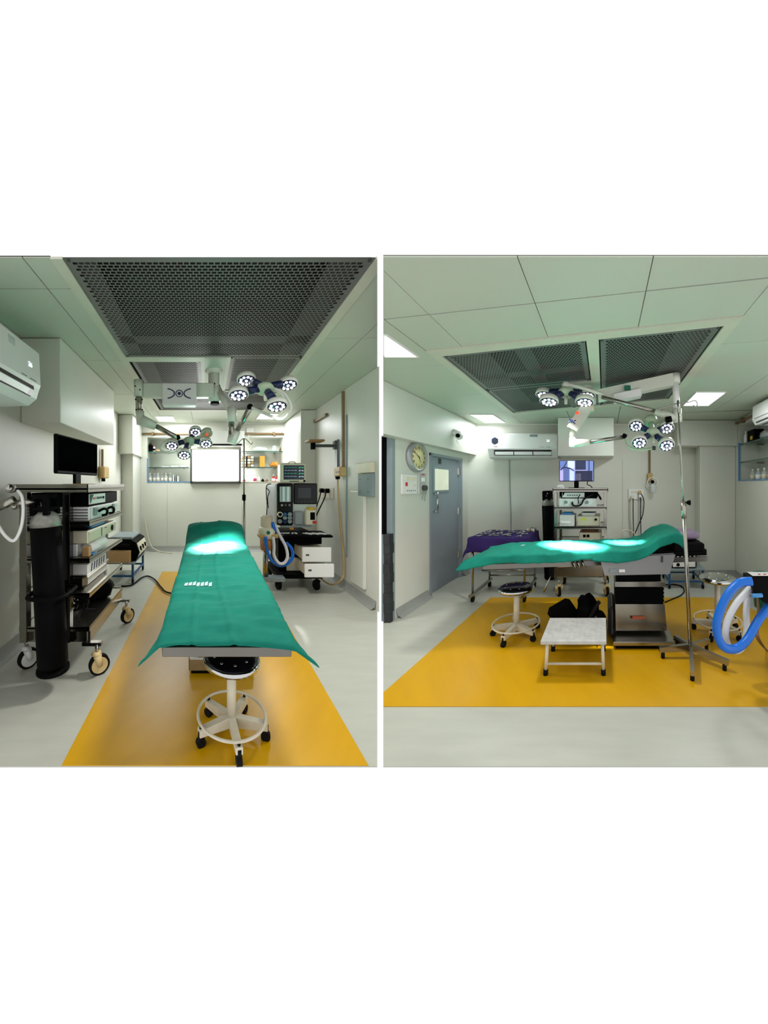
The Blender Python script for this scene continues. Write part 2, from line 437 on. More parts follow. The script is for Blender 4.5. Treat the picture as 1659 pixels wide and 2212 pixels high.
def led_panel(label, u, v, hz, su, sv, en, group, cut=None):
    t = T('ceiling_light_panel', label, 'ceiling light', (u, v, hz), group)
    m = M(); e = .012
    for q in (rect(u - su - e, u + su + e, v - sv - e, v - sv), rect(u - su - e, u + su + e, v + sv, v + sv + e), rect(u - su - e, u - su, v - sv, v + sv), rect(u + su, u + su + e, v - sv, v + sv)): m.prism(q, hz - .010, hz + .002) if not cut else m.prism(clip(q, *cut), hz - .010, hz + .002) if len(clip(q, *cut)) > 2 else None
    m.build('frame', WHITE, t)
    q = rect(u - su, u + su, v - sv, v + sv); q = clip(q, *cut) if cut else q
    M().prism(q, hz - .006, hz + .001).build('diffuser', LEDP, t)
    x0, x1 = sorted(p[0] for p in q)[1], max(p[0] for p in q)
    lamp(t, 'AREA', 'panel_light', ((x0 + x1) / 2, v, hz - .02), en, (.95, .98, 1.), x1 - x0, 2 * sv)
    return t
g = 'square LED ceiling panels over the shelf wall'
led_panel('lit square ceiling panel left of the white wall-mounted unit over the window', -.82, 6.02, H1, .16, .22, 26, g)
led_panel('lit square ceiling panel over the right-hand glass shelves', 1.13, 5.80, H1, .16, .22, 26, g)
# ================================================================ ROOM ONE : surgical light, window, shelves
def pod(parent, c, n, r, face=None):         # one lamp head petal: shell, dark face, ring of LEDs
    m = M().look(c, n)
    m.c = 0; m.lathe((0, 0, 0), [(r * .55, -.045), (r * .93, -.03), (r, -.005), (r, .006), (r * .9, .010)], 22)
    m.c = 1; m.lathe((0, 0, 0), [(r * .88, .009), (r * .88, .013)], 22)
    m.c = 2
    for k in range(9):
        a = 2 * math.pi * k / 9; m.lathe((r * .6 * math.cos(a), r * .6 * math.sin(a), 0), [(r * .155, .012), (r * .13, .018)], 8)
    m.lathe((0, 0, 0), [(r * .155, .012), (r * .13, .018)], 8)
    return m.build('lamp_pod', [LAMPW, face or NAVY, LED], parent)
def light_head(t, hub, n, pods, r, red=None, tail=None):
    m = M().look(hub, n); m.lathe((0, 0, 0), [(r * .4, -.05), (r * .8, -.03), (r * .95, 0), (r * .7, .02), (r * .3, .03)], 20); m.X = None
    m.c = 1
    nn = Vector(n).normalized()
    for p in pods:
        d = Vector(p) - Vector(hub); a = Vector(hub) + d * .25 - nn * .02; b = Vector(p) - d.normalized() * r * .9 - nn * .015
        m.cyl(a, b, r * .36, r * .42, n=10)
    m.c = 2; m.cyl(Vector(hub) + nn * .03, Vector(hub) + nn * .10, r * .2, r * .16, n=10)
    if tail:
        m.c = 0; m.look(tail, n); m.lathe((0, 0, 0), [(r * .5, -.05), (r * .85, -.03), (r * .85, .01), (r * .6, .02)], 18); m.X = None
        m.cyl(tail, hub, r * .35, n=10)
        m.c = 3; m.ball(Vector(tail) + nn * .025 + Vector((0, -.01, 0)), r * .16)
    h = m.build('lamp_head', [LAMPG, NAVY, LAMPW, REDL], t)
    for p in pods: pod(h, p, n, r)
    return h
def ring_logo(m, c, xa, ya, s):              # two arcs and a ringed dot
    c, xa, ya = Vector(c), Vector(xa), Vector(ya)
    for sg in (-1, 1):
        pts = [c + xa * (sg * s * (1.75 - 1.15 * math.cos(a))) + ya * (s * .62 * math.sin(a)) for a in [math.radians(x) for x in range(-75, 76, 15)]]
        m.tube(pts, .006, n=6, res=2)
    m.tube([c + xa * (s * .42 * math.cos(a)) + ya * (s * .42 * math.sin(a)) for a in [2 * math.pi * i / 12 for i in range(12)]], .004, n=6, res=2, closed=True)
    m.ball(c, s * .2)
V1 = 3.45
sl = T('surgical_light', 'twin-headed surgical light with white arms and blue arc logo, above the table lengthwise', 'surgical light', R1.p(462, 798, V1)[:2] + (H1,))
cu, cvv = R1.u(462, V1), V1
m = M(); m.lathe((cu, cvv, H1 - .05), [(.10, .05), (.10, .03), (.07, .0)], 20); m.cyl((cu, cvv, H1 - .02), (cu, cvv, 2.33), .062, n=18)
m.c = 1
for a in (0, 1.6, 3.2, 4.8): m.ball((cu + .062 * math.cos(a), cvv + .062 * math.sin(a), 2.52), .010, 6, 4)
m.build('ceiling_column', [LAMPW, BLACK], sl)
# left arm with the logo cover
p = lambda x, y, v=V1: R1.p(x, y, v)
m = M(); m.box(R1.u(308, V1 - .1), cu, V1 - .09, V1 + .0, R1.w(862, V1), R1.w(832, V1), ch=.01); m.build('swing_arm', LAMPW, sl)
cov = M(); va = V1 - .18; cov.box(R1.u(350, va), R1.u(424, va), va, va + .12, R1.w(875, va), R1.w(826, va), ch=.012)
cov = cov.build('arm_cover', WHITE, sl)
lg = M(); ring_logo(lg, R1.p(387, 850, va - .003), (1, 0, 0), (0, 0, 1), .085); lg.build('arc_logo', NAVY, cov)
m = M(); vv = V1 - .05
m.cyl(R1.p(300, 822, vv), R1.p(300, 858, vv), .056, n=16); m.c = 1; m.cyl(R1.p(300, 856, vv), R1.p(300, 892, vv), .038, n=16); m.c = 0
m.cyl(R1.p(302, 888, vv), R1.p(304, 917, vv), .046, n=16)
m.c = 2
for x, y in ((292, 834), (302, 842), (293, 863), (307, 863), (294, 885), (307, 885)): m.ball(R1.p(x, y, vv - .05), .009, 6, 4)
m.build('drop_post', [LAMPW, STEEL, BLACK], sl)
m = M(); m.cyl(R1.p(306, 908, vv), R1.p(338, 921, vv), .062, .045, n=14); m.c = 1; m.cyl(R1.p(336, 920, vv), R1.p(384, 946, vv), .028, n=12); m.c = 2; m.ball(R1.p(384, 945, vv), .03)
m.build('spring_arm', [LAMPW, STEEL, BLACK], sl)
n1 = (.05, -.60, -.80); vh = 3.5
m = M(); m.tube([R1.p(384, 944, vh), R1.p(358, 952, vh), R1.p(346, 970, vh), R1.p(366, 978, vh), R1.p(392, 968, vh)], .011, n=8); m.build('head_yoke', LAMPW, sl)
h1 = light_head(sl, R1.p(408, 955, vh), n1, [R1.p(371, 962, vh - .05), R1.p(422, 933, vh + .06), R1.p(445, 958, vh), R1.p(398, 982, vh - .10)], .078, tail=R1.p(447, 936, vh + .08))
# right arm
m = M(); m.cyl(R1.p(464, 868, V1), R1.p(464, 838, V1), .07, n=16); m.c = 1; m.cyl(R1.p(464, 874, V1), R1.p(464, 866, V1), .05, n=16)
m.build('lower_hub', [LAMPW, BLACK], sl)
m = M(); a, b = Vector(R1.p(472, 842, V1)), Vector(R1.p(499, 892, 3.2)); m.cyl(a, b, .05, .042, n=4); m.build('swing_arm', LAMPW, sl)
m = M(); m.cyl(R1.p(501, 880, 3.2), R1.p(501, 912, 3.2), .05, n=14); m.c = 1; m.cyl(R1.p(500, 908, 3.2), R1.p(499, 946, 3.2), .032, n=14); m.c = 0; m.cyl(R1.p(499, 958, 3.2), R1.p(503, 942, 3.2), .05, n=14); m.build('drop_post', [LAMPW, STEEL], sl)
m = M(); m.cyl(R1.p(500, 953, 3.2), R1.p(512, 930, 3.2), .055, .04, n=14); m.c = 1; m.cyl(R1.p(511, 932, 3.2), R1.p(541, 880, 2.9), .026, n=12); m.c = 2; m.ball(R1.p(540, 879, 2.9), .03); m.build('spring_arm', [LAMPW, STEEL, BLACK], sl)
vq = 2.55; n2 = (.0, -.30, -.95)
m = M(); m.tube([R1.p(541, 879, 2.9), R1.p(580, 897, 2.75), R1.p(612, 905, 2.6), R1.p(628, 880, vq), R1.p(612, 850, vq), R1.p(585, 838, vq)], .014, n=8); m.build('head_yoke', LAMPW, sl)
h2 = light_head(sl, R1.p(572, 842, vq), n2, [R1.p(532, 820, vq + .12), R1.p(515, 852, vq - .06), R1.p(598, 876, vq - .14), R1.p(622, 830, vq + .1)], .085)
TG1 = (R1.u(470, 3.1), 3.1, .74)
lamp(h1, 'SPOT', 'operating_beam', R1.p(410, 990, vh - .12), 3600, (1, 1, .98), .05, target=(TG1[0], 3.02, .74), angle=25, blend=1.)
lamp(h2, 'SPOT', 'operating_beam', R1.p(570, 880, vq - .0), 1200, (1, 1, .98), .05, target=(TG1[0], 3.18, .76), angle=19, blend=1.)
lamp(h2, 'SPOT', 'added_wide_spot', R1.p(572, 884, vq), 110, (1, .98, .94), .12, target=(.5, 2.3, 0), angle=120, blend=.8)  # extra wide spot added at the head to light the floor beside the table

# white wall unit above the window
m = M(); va = VB - .22; m.side([(va, R1.w(964, va)), (va - .015, R1.w(958, va)), (va - .015, R1.w(936, va)), (va, R1.w(931, va)), (VB, R1.w(931, va)), (VB, R1.w(964, va))], R1.u(423, va), R1.u(528, va), 'u')
ac = T('air_conditioner', 'white wall-mounted air conditioner above the bright window, in the shelf wall', 'air conditioner', (R1.u(475, va), VB, R1.w(964, va)))
m.build('body', WHITE, ac)
M().box(R1.u(430, va), R1.u(522, va), va - .016, va - .002, R1.w(962, va), R1.w(959, va)).build('air_slot', BLACK, ac)
# window
vw = VB - .02; U = lambda x: R1.u(x, vw); W = lambda y: R1.w(y, vw)
wn = M(); wn.box(U(411), U(415), vw - .03, vw + .02, W(1043), W(964)); wn.box(U(516), U(520), vw - .03, vw + .02, W(1043), W(964)); wn.box(U(411), U(520), vw - .03, vw + .02, W(1045), W(1041)); wn.box(U(411), U(520), vw - .03, vw + .02, W(968), W(964))
wn = struct(wn, 'window_1', GREY)
M().box(U(415), U(516), vw, vw + .012, W(1041), W(972)).build('blind', WIN, wn)
M().cyl((U(413), vw - .03, W(968)), (U(518), vw - .03, W(968)), .035, n=12).build('blind_roller', TRIM, wn)
M().cyl((U(415), vw - .008, W(1040)), (U(516), vw - .008, W(1040)), .012, n=8).build('bottom_rail', TRIM, wn)
lamp(wn, 'AREA', 'daylight', (U(465), vw - .06, W(1005)), 14, (1, 1, 1), 1.0, .68, target=(U(465), vw - 3, W(1060)))
# pipe along the beam
m = M(); yy = R1.w(937, VB - .03); m.tube([(-1.37, VB - .03, yy), (1.6, VB - .03, yy)], .022, n=8, res=1)
for u in (-1.15, .1, 1.4): m.box(u - .02, u + .02, VB - .06, VB, yy - .035, yy + .035)
m.thing('wall_pipe', PIPE, 'brown pipe running along the beam above the window and shelves', 'pipe')
m = M(); m.box(R1.u(532, VB), R1.u(547, VB), VB - .03, VB, R1.w(935, VB), R1.w(925, VB), ch=.004); m.c = 1
m.tube([R1.p(540, 935, VB - .04), R1.p(536, 945, VB - .06), R1.p(542, 955, VB - .05), R1.p(535, 965, VB - .06), R1.p(540, 972, VB - .05)], .004, n=6)
m.thing('wall_socket', [WHITE, PAPER], 'small white socket with dangling white cord by the pipe over the window', 'socket')

# glass shelves and sill edge
SW1, SW2 = R1.w(975, VB + .04), R1.w(1009, VB + .04)
def gshelf(label, u0, u1, w):
    t = T('glass_shelf', label, 'shelf', ((u0 + u1) / 2, VB + .34, w))
    M().box(u0, u1, VB + .035, VB + .34, w - .012, w).build('pane', GLASS, t)
    M().box(u0, u1, VB + .03, VB + .036, w - .013, w + .001).build('front_edge', GLEDGE, t)
    for u in (u0 + .12, u1 - .12): M().box(u - .01, u + .01, VB + .2, VB + .34, w - .03, w - .012).build('bracket', STEEL, t)
gshelf('upper glass shelf left of the bright window', -1.268, -.40, SW1); gshelf('lower glass shelf left of the bright window, with papers', -1.268, -.40, SW2)
gshelf('upper glass shelf right of the bright window, with white bags', .72, 1.598, SW1); gshelf('lower glass shelf right of the bright window, with small boxes', .72, 1.598, SW2)
m = M(); m.box(-1.275, -1.255, VB - .006, VB + .02, SILL, R1.w(990, VB)); m.box(-1.275, R1.u(412, VB), VB - .008, VB + .02, SILL, SILL + .018); m.thing('blue_edge_strip', BLUES, 'blue edging tape along the recess left of the window', 'edging')
M().box(R1.u(521, VB), 1.60, VB - .008, VB + .02, SILL, SILL + .012).thing('sill_edge_strip', CREAM, 'cream edging along the recess sill right of the window', 'edging')
VS = VB + .15
def bottle(label, u, v, w, r, h, mats, cat='bottle', group=None, name='bottle', cap=True):
    t = T(name, label, cat, (u, v, w), group)
    M().lathe((u, v, w), [(r * .9, 0), (r, .01), (r, h * .62), (r * .4, h * .8), (r * .36, h * .86)], 12).build('body', mats[0], t)
    if cap: M().lathe((u, v, w), [(r * .42, h * .84), (r * .42, h)], 10).build('cap', mats[1], t)
    if len(mats) > 2: M().lathe((u, v, w), [(r * 1.02, h * .15), (r * 1.02, h * .5)], 12).build('label', mats[2], t)
    return t
for i, px in enumerate((325, 333, 342, 350, 359, 367)):
    bottle(('leftmost', 'second', 'third', 'fourth', 'fifth', 'last')[i] + ' of six clear saline bottles on the sill left of window', R1.u(px, VS), VS + (.03 if i % 2 else -.04), SILL, .036, .20, (CLEAR, WHITE, PAPER if i % 2 else CREAM), group='saline bottles on the sill left of the window')
for i, px in enumerate((376, 380, 385)):
    t = M().box(R1.u(px, VS) - .010, R1.u(px, VS) + .010, VS - .1, VS + .08, SILL, SILL + .16 - i * .012, ch=.003).thing('file_folder', PANG if i % 2 else PAPER, ('white folder next to the saline bottles', 'grey folder between two white folders on the sill', 'white folder nearest the window on the left sill')[i], 'folder', 'folders beside the saline bottles')
t = T('black_case', 'black pouch on the upper left glass shelf', 'pouch', (R1.u(325, VS), VS, SW1)); M().box(R1.u(321, VS), R1.u(330, VS), VS - .05, VS + .05, SW1, SW1 + .16, ch=.02).build('body', BLACK, t); M().tube([(R1.u(322, VS), VS - .05, SW1 + .1), (R1.u(325, VS), VS - .06, SW1 + .19), (R1.u(329, VS), VS - .05, SW1 + .12)], .008).build('strap', RUB, t)
bottle('white spray bottle beside the black pouch on upper left shelf', R1.u(334, VS), VS - .06, SW1, .024, .13, (WHITE, RED, BLACK))
M().box(R1.u(338, VS), R1.u(350, VS), VS - .05, VS + .04, SW1, SW1 + .05, ch=.006).thing('small_carton', CARD, 'small dark carton at the end of the upper left shelf', 'carton')
for i, (a, b) in enumerate(((350, 368), (370, 386), (389, 405))):
    M().frame((R1.u((a + b) / 2, VS), VS, SW2), rz=.15 * (i - 1)).box(-.075, .075, -.09, .09, 0, .014 + .012 * i, ch=.003).thing('paper_stack', PAPER, ('thinnest stack of white papers, left on the lower left shelf', 'middle stack of white papers on the lower left shelf', 'thickest stack of white papers, right on the lower left shelf')[i], 'papers', 'paper stacks on the lower left shelf')
def bag(label, c, su, sv, sw, mt, seed, cat='bag', name='plastic_bag'):
    def fn(a, b):
        th, ph = 2 * math.pi * a, math.pi * b
        q = Vector((math.cos(th) * math.sin(ph), math.sin(th) * math.sin(ph), -math.cos(ph)))
        k = 1 + .28 * noise.noise(q * 1.7 + Vector((seed, 0, 0)))
        return (c[0] + su * q.x * k, c[1] + sv * q.y * k, max(c[2], c[2] + sw * .8 + sw * q.z * k))
    return M().grid(fn, 16, 10).thing(name, mt, label, cat)
bag('crumpled white plastic bag on the upper right glass shelf', (R1.u(561, VS), VS, SW1), .16, .1, .06, PAPER, 1.3)
bag('clear bag of brown supplies at the end of the upper right shelf', (R1.u(592, VS), VS, SW1), .055, .06, .08, CLEAR, 5.1)
bag('reddish-brown pouch inside the corner of the upper right shelf', (R1.u(609, VS), VS + .05, SW1), .045, .05, .06, PIPE, 8.2)
bag('orange plastic-wrapped bundle on the lower right glass shelf', (R1.u(593, VS), VS, SW2), .10, .09, .07, ORANGE, 2.2)
for r in range(2):
    u0 = R1.u(524 + 17 * r, VS); t = T('drawer_organiser', ('dark green box rack nearest the window on the lower right shelf', 'dark green box rack beside the yellow carton on the lower right shelf')[r], 'organiser', (u0, VS, SW2), 'box racks on the lower right shelf')
    M().box(u0 - .075, u0 + .075, VS - .02, VS + .12, SW2, SW2 + .25, ch=.004).build('body', mat('dark_green', (38, 56, 44), .6), t)
    for i in range(2):
        for j in range(4): M().box(u0 - .066 + .07 * i, u0 - .006 + .07 * i, VS - .05, VS - .015, SW2 + .012 + .06 * j, SW2 + .06 + .06 * j, ch=.004).build('box', (CREAM, CARD, PAPER)[(i + j * 2 + r) % 3], t)
M().box(R1.u(560, VS), R1.u(571, VS), VS - .06, VS + .06, SW2, SW2 + .24, ch=.005).thing('tall_carton', mat('yellow_carton', (222, 172, 72), .7), 'tall yellow carton on the lower right shelf', 'carton')
for px, h, mt, lb in ((526, .12, (WHITE, RED, RED), 'small white bottle with red cap nearest the window on the right sill'), (533, .15, (WHITE, WHITE, PAPER), 'white bottle behind the drip-stand pole on the right sill'),
                      (550, .18, (WHITE, WHITE, PINK), 'white bottle with pink label on the right sill'), (558, .16, (WHITE, WHITE, PAPER), 'white bottle just right of the pink-labelled bottle'),
                      (567, .08, (BLACK, BLACK), 'small black bottle on the right sill'), (590, .17, (RED, WHITE, PAPER), 'red bottle with white cap on the right sill'), (598, .14, (RED, RED, PAPER), 'red bottle with red cap beside the patient monitor'), (576, .07, (PIPE, RED), 'low brown bottle between the black and the red bottles')):
    bottle(lb, R1.u(px, VS), VS - .03, SILL, .034, h, mt)
# ================================================================ shared builders
def caster(t, c, r, ax=(1, 0, 0), tyre=RUB, disc=WHEEL, stem=None, stem_h=.1):
    # twin-look castor: wheel standing on the floor under point c
    u, v = c[0], c[1]; ax = Vector(ax).normalized()
    w = M(); o = Vector((u, v, r))
    w.cyl(o - ax * .018, o + ax * .018, r, n=22); w.c = 1
    w.cyl(o - ax * .022, o + ax * .022, r * .78, n=20)
    w.build('castor_wheel', [tyre, disc], t)
    f = M(); side = ax.cross(Vector((0, 0, 1))).normalized()
    for sg in (-1, 1): f.cyl(o + ax * (.026 * sg), o + ax * (.026 * sg) + Vector((0, 0, r * 1.05)) + side * r * .25, r * .28, r * .4, n=8)
    f.cyl(o + Vector((0, 0, r * 1.0)) + side * r * .25, o + Vector((0, 0, r * 1.35)) + side * r * .2, r * .55, r * .35, n=12)
    f.build('castor_fork', disc, t)
    M().cyl(o + Vector((0, 0, r * 1.3)) + side * r * .2, (o.x + side.x * r * .2, o.y + side.y * r * .2, r * 1.3 + stem_h), r * .2, n=10).build('castor_stem', stem or CHROME, t)
def stool(label, u, v, hs, rs, rr, seat, rim, a0, nleg=5):
    t = T('revolving_stool', label, 'stool', (u, v, 0), 'round revolving stools')
    s = M(); s.lathe((u, v, hs), [(rs * .3, -.035), (rs * .97, -.03), (rs, -.012), (rs * .98, -.002), (rs * .93, .0)], 32); s.build('seat_rim', rim, t)
    M().lathe((u, v, hs), [(rs * .94, -.012), (rs * .93, .002), (rs * .8, .007), (.005, .009)], 32).build('seat_top', seat, t)
    for k in range(8):
        a = a0 + k * math.pi / 4; M().lathe((u + rs * .6 * math.cos(a), v + rs * .6 * math.sin(a), hs + .005), [(.009, 0), (.007, .005), (.001, .006)], 8).build('stud', CHROME, t)
    M().cyl((u, v, .065), (u, v, hs - .03), .026, n=16).build('post', BEIGE, t)
    M().tube([(u + rr * math.cos(a), v + rr * math.sin(a), .118) for a in [2 * math.pi * i / 28 for i in range(28)]], .008, n=8, res=2, closed=True).build('foot_ring', BEIGE, t)
    for k in range(nleg):
        a = a0 + 2 * math.pi * k / nleg; d = Vector((math.cos(a), math.sin(a), 0)); n_ = Vector((-d.y, d.x, 0)) * .018
        p0, p1 = Vector((u, v, 0)) + d * .02, Vector((u, v, 0)) + d * (rr * 1.06)
        m = M(); vs = []
        for P, lo, hi in ((p0, .055, .115), (p1, .062, .098)):
            for sg in (-1, 1): vs += [P + n_ * sg + Vector((0, 0, lo)), P + n_ * sg + Vector((0, 0, hi))]
        m.add(vs, [(0, 1, 3, 2), (4, 6, 7, 5), (0, 4, 5, 1), (2, 3, 7, 6), (1, 5, 7, 3), (0, 2, 6, 4)])
        lg = m.build('leg', BEIGE, t)
        q = p1 - d * .012
        c = M(); c.cyl(q + Vector((0, 0, .12)), q + Vector((0, 0, .05)), .008, n=6); c.cyl(Vector((q.x, q.y, .026)) - n_.normalized() * .014, Vector((q.x, q.y, .026)) + n_.normalized() * .014, .026, n=12); c.cyl(q + Vector((0, 0, .085)), q + Vector((0, 0, .03)), .016, n=8)
        c.build('castor', RUB, lg)
    return t
def cylinder(label, bot, top, r, cap_h=.10):
    t = T('gas_cylinder', label, 'gas cylinder', bot); b, e = Vector(bot), Vector(top); d = (e - b); L = d.length; d.normalize()
    m = M().look(b, d); m.lathe((0, 0, 0), [(r * .8, 0), (r, .02), (r, L - cap_h - .12)], 24); m.build('body', BLACK, t)
    m = M().look(b, d); m.lathe((0, 0, 0), [(r * 1.004, L - cap_h - .12), (r * .98, L - cap_h - .08), (r * .8, L - cap_h - .04), (r * .42, L - cap_h - .01)], 24); m.build('shoulder', mat('worn_grey_paint', (150, 150, 142), .5, .3, var=.35, scale=18), t)
    m = M().look(b, d); m.cyl((0, 0, L - cap_h - .05), (0, 0, L - .05), r * .28, n=12); m.c = 1
    m.lathe((0, 0, 0), [(r * .82, L - .03), (r * .82, L), (r * .7, L), (r * .7, L - .03)], 20)
    m.lathe((0, 0, 0), [(r * .62, L - cap_h - .015), (r * .84, L - cap_h), (r * .84, L - cap_h + .015), (r * .6, L - cap_h + .015)], 20)
    for a in (0.6, 2.2, 3.8, 5.4): m.box(r * .72 * math.cos(a) - .018, r * .72 * math.cos(a) + .018, r * .72 * math.sin(a) - .018, r * .72 * math.sin(a) + .018, L - cap_h - .04, L - .01)
    m.build('valve_guard', [STEEL, BLACK], t)
    return t
def gauge(t, c, r, n):
    m = M().look(c, n); m.lathe((0, 0, 0), [(r * .9, -.03), (r, -.02), (r, .004), (r * .88, .006), (r * .86, .002)], 18); m.c = 1; m.lathe((0, 0, 0), [(r * .86, .001), (.001, .0025)], 18); m.c = 2; m.box(-.003, .003, -.002, r * .7, .003, .005)
    m.build('pressure_gauge', [STEEL, PAPER, BLACK], t)

# ================================================================ ROOM ONE : furniture
# --- split air conditioner on the left wall (its near end runs out of the picture)
ac = T('air_conditioner', 'white split air conditioner on the left wall, above the endoscopy trolley', 'air conditioner', (UL, 2.0, 2.0))
fu = -1.30
prof = [(UL, 2.42), (fu - .06, 2.44), (fu, 2.41), (fu + .012, 2.16), (fu, 2.13), (fu - .02, 2.06), (fu - .08, 2.01), (UL, 2.0)]
m = M()
for v0, v1 in ((1.42, 2.36),):
    m.side(prof, v0, v1, 'v'); m.side([(x if x < fu - .1 else x - .03, y - .006 if y > 2.2 else y + .01) for x, y in prof], v1, v1 + .025, 'v')
m.build('body', WHITE, ac)
m = M(); m.side([(fu + .004, 2.135), (fu + .006, 2.105), (fu - .016, 2.062), (fu - .05, 2.04), (fu - .05, 2.12)], 1.45, 2.28, 'v'); m.build('air_outlet', GLOSSB, ac)
m = M(); m.side([(fu + .006, 2.108), (fu + .012, 2.10), (fu - .008, 2.062), (fu - .014, 2.066)], 1.45, 2.22, 'v'); m.build('louvre', WHITE, ac)
m = M(); m.text('26', .05, (fu + .010, 2.23, 2.275), (0, 1, 0), (0, 0, 1)); m.build('temperature_display', DIGIT, ac)
m = M()
for k in range(5): m.box(fu - .004, fu + .004, 1.99, 2.06, 2.335 + .011 * k, 2.338 + .011 * k)
m.build('rating_label', PANG, ac)
m = M(); m.box(fu + .009, fu + .0125, 2.12, 2.18, 2.172, 2.178); m.box(fu + .009, fu + .0125, 2.22, 2.30, 2.172, 2.178); m.build('maker_lettering', GREY, ac)

# --- endoscopy trolley
tr = T('equipment_trolley', 'stainless five-shelf endoscopy trolley with cream castors, by the left wall', 'trolley', (-1.1, 2.7, 0))
FU, BU, N_, E_ = -.86, -1.42, 2.20, 3.17
def tray(t, u0, u1, v0, v1, w, lip, name='shelf', mt=STEEL):
    m = M(); m.box(u0, u1, v0, v1, w - .012, w)
    for q in ((u0, u1, v0, v0 + .008), (u0, u1, v1 - .008, v1), (u0, u0 + .008, v0, v1), (u1 - .008, u1, v0, v1)): m.box(*q, w - .03, w + lip)
    return m.build(name, mt, t)
tray(tr, BU, FU, N_, E_, 1.375, .028)
for w in (1.125, .855, .60): tray(tr, -1.38, FU - .005, N_ + .04, E_ - .06, w, .006)
tray(tr, -1.38, FU - .005, N_ + .04, E_ - .06, .352, .006)
M().box(FU - .025, FU - .005, N_ + .06, E_ - .08, .235, .325, ch=.004).build('skirt_panel', STEEL, tr)
M().box(-1.38, FU - .03, N_ + .06, N_ + .075, .235, .325, ch=.003).build('skirt_panel', STEEL, tr)
for v in (N_ + .065, E_ - .095):
    for u in (-1.035, -1.35): M().box(u - .028, u + .028, v - .03, v + .03, .24, 1.364, ch=.004).build('post', GLOSSB if u > -1.2 else STEEL, tr)
for u, v in ((-.80, 2.26), (-.81, 3.10), (-1.37, 2.34), (-1.37, 3.06)):
    caster(tr, (u, v), .074, ax=(.55, -.85, 0) if v < 2.3 else (.8, -.6, 0), stem=CHROME, stem_h=.13, disc=WHEEL if u > -1 else WHITE)
    M().box(min(u, -.9 if u > -1 else u) - .02, u + .02, v - .02, v + .02, .215, .24).build('castor_arm', STEEL, tr)
bk = M(); bk.lathe((-1.055, 2.09, .13), [(.08, 0), (.105, .004), (.105, .022)], 20); bk.box(-1.14, -1.06, 2.19, 2.30, .13, .16); bk.box(-1.12, -1.07, 2.21, 2.30, .15, .66)
bk.tube([(-.955, 2.22, .66), (-.955, 2.0, .66), (-1.06, 1.965, .66), (-1.18, 2.0, .66), (-1.20, 2.24, .66)], .014, n=6); bk.box(-1.22, -.955, 2.215, 2.24, .65, .67); bk.build('cylinder_bracket', BLACK, tr)
# contents
t = T('monitor', 'black flat-screen monitor switched off on top of the endoscopy trolley', 'monitor', (-1.15, 2.72, 1.405))
a, b = Vector(R1.p(123, 0, 2.45)), Vector(R1.p(211, 0, 3.10)); a.z = b.z = 0; d = (b - a); L = d.length; ang = math.atan2(d.y, d.x)
m = M().frame((a.x, a.y, 0), rz=ang); m.box(0, L, 0, .035, 1.490, 1.812, ch=.008); m.build('housing', BLACK, t)
m = M().frame((a.x, a.y, 0), rz=ang); m.box(.014, L - .014, -.002, .002, 1.515, 1.80); m.build('screen', SCR, t)
m = M().frame((a.x, a.y, 0), rz=ang); m.box(L * .40, L * .54, .0, .03, 1.405, 1.52, ch=.006); m.build('neck', BLACK, t)
m = M().frame((a.x, a.y, 0), rz=ang); m.box(L * .3, L * .66, -.06, .09, 1.376, 1.408, ch=.006); m.build('foot', WHITE, t)
M().box(-.985, -.90, 2.25, 2.46, 1.377, 1.408, ch=.004).thing('cardboard_pack', mat('kraft', (158, 128, 66), .7), 'flat brown pack on the trolley top tray, near corner', 'carton')
M().box(-1.0, -.9, 2.66, 2.80, 1.377, 1.395, ch=.004).thing('remote_control', BLACK, 'small black holder on the trolley top tray before the monitor', 'holder')
def console(name, label, u0, u1, v0, v1, w0, w1, body, face, cat='console', fv=None):
    t = T(name, label, cat, ((u0 + u1) / 2, (v0 + v1) / 2, w0)); M().box(u0, u1, v0, v1, w0, w1, ch=.006).build('case', body, t)
    if face is not None: M().box(u1, u1 + .006, *(fv or (v0 + .02, v1 - .02)), w0 + .012, w1 - .010, ch=.002).build('front_panel', face, t)
    return t
t = console('insufflator_console', 'black console with white panel and green triangle under the trolley top', -1.33, -.895, 2.30, 3.03, 1.238, 1.338, BLACK, WHITE, fv=(2.30, 2.66))
m = M(); m.add([(-.886, 2.305, 1.325), (-.886, 2.385, 1.325), (-.886, 2.315, 1.252)], [(0, 2, 1), (0, 1, 2)]); m.build('green_triangle', GREEN, t)
M().box(-.889, -.884, 2.385, 2.425, 1.285, 1.30).build('red_button', RED, t)
for k in range(4): M().box(-.889, -.885, 2.455 + .035 * k, 2.473 + .035 * k, 1.285, 1.302).build('button', GREY, t)
M().cyl((-.89, 2.61, 1.293), (-.883, 2.61, 1.293), .012, n=10).build('knob', BLACK, t)
t = console('light_source', 'white light-source console with black handles on the upper trolley shelf', -1.33, -.89, 2.30, 3.03, 1.127, 1.232, WHITE, WHITE)
for v in (2.40, 2.86): M().box(-.884, -.872, v - .03, v + .03, 1.16, 1.222, ch=.004).build('connector_plate', PANG, t)
for v in (2.50, 2.68): M().tube([(-.880, v - .03, 1.185), (-.84, v - .02, 1.205), (-.83, v + .03, 1.19), (-.838, v + .035, 1.155), (-.86, v, 1.150)], .011, n=8).build('handle', BLACK, t)
for k in range(4): M().box(-1.32, -.9, 2.296, 2.301, 1.142 + .022 * k, 1.148 + .022 * k).build('cooling_slot', GREY, t)
t = console('processor_console', 'beige camera console with round port on the middle trolley shelf', -1.33, -.90, 2.30, 3.0, .955, 1.05, CREAM, CREAM)
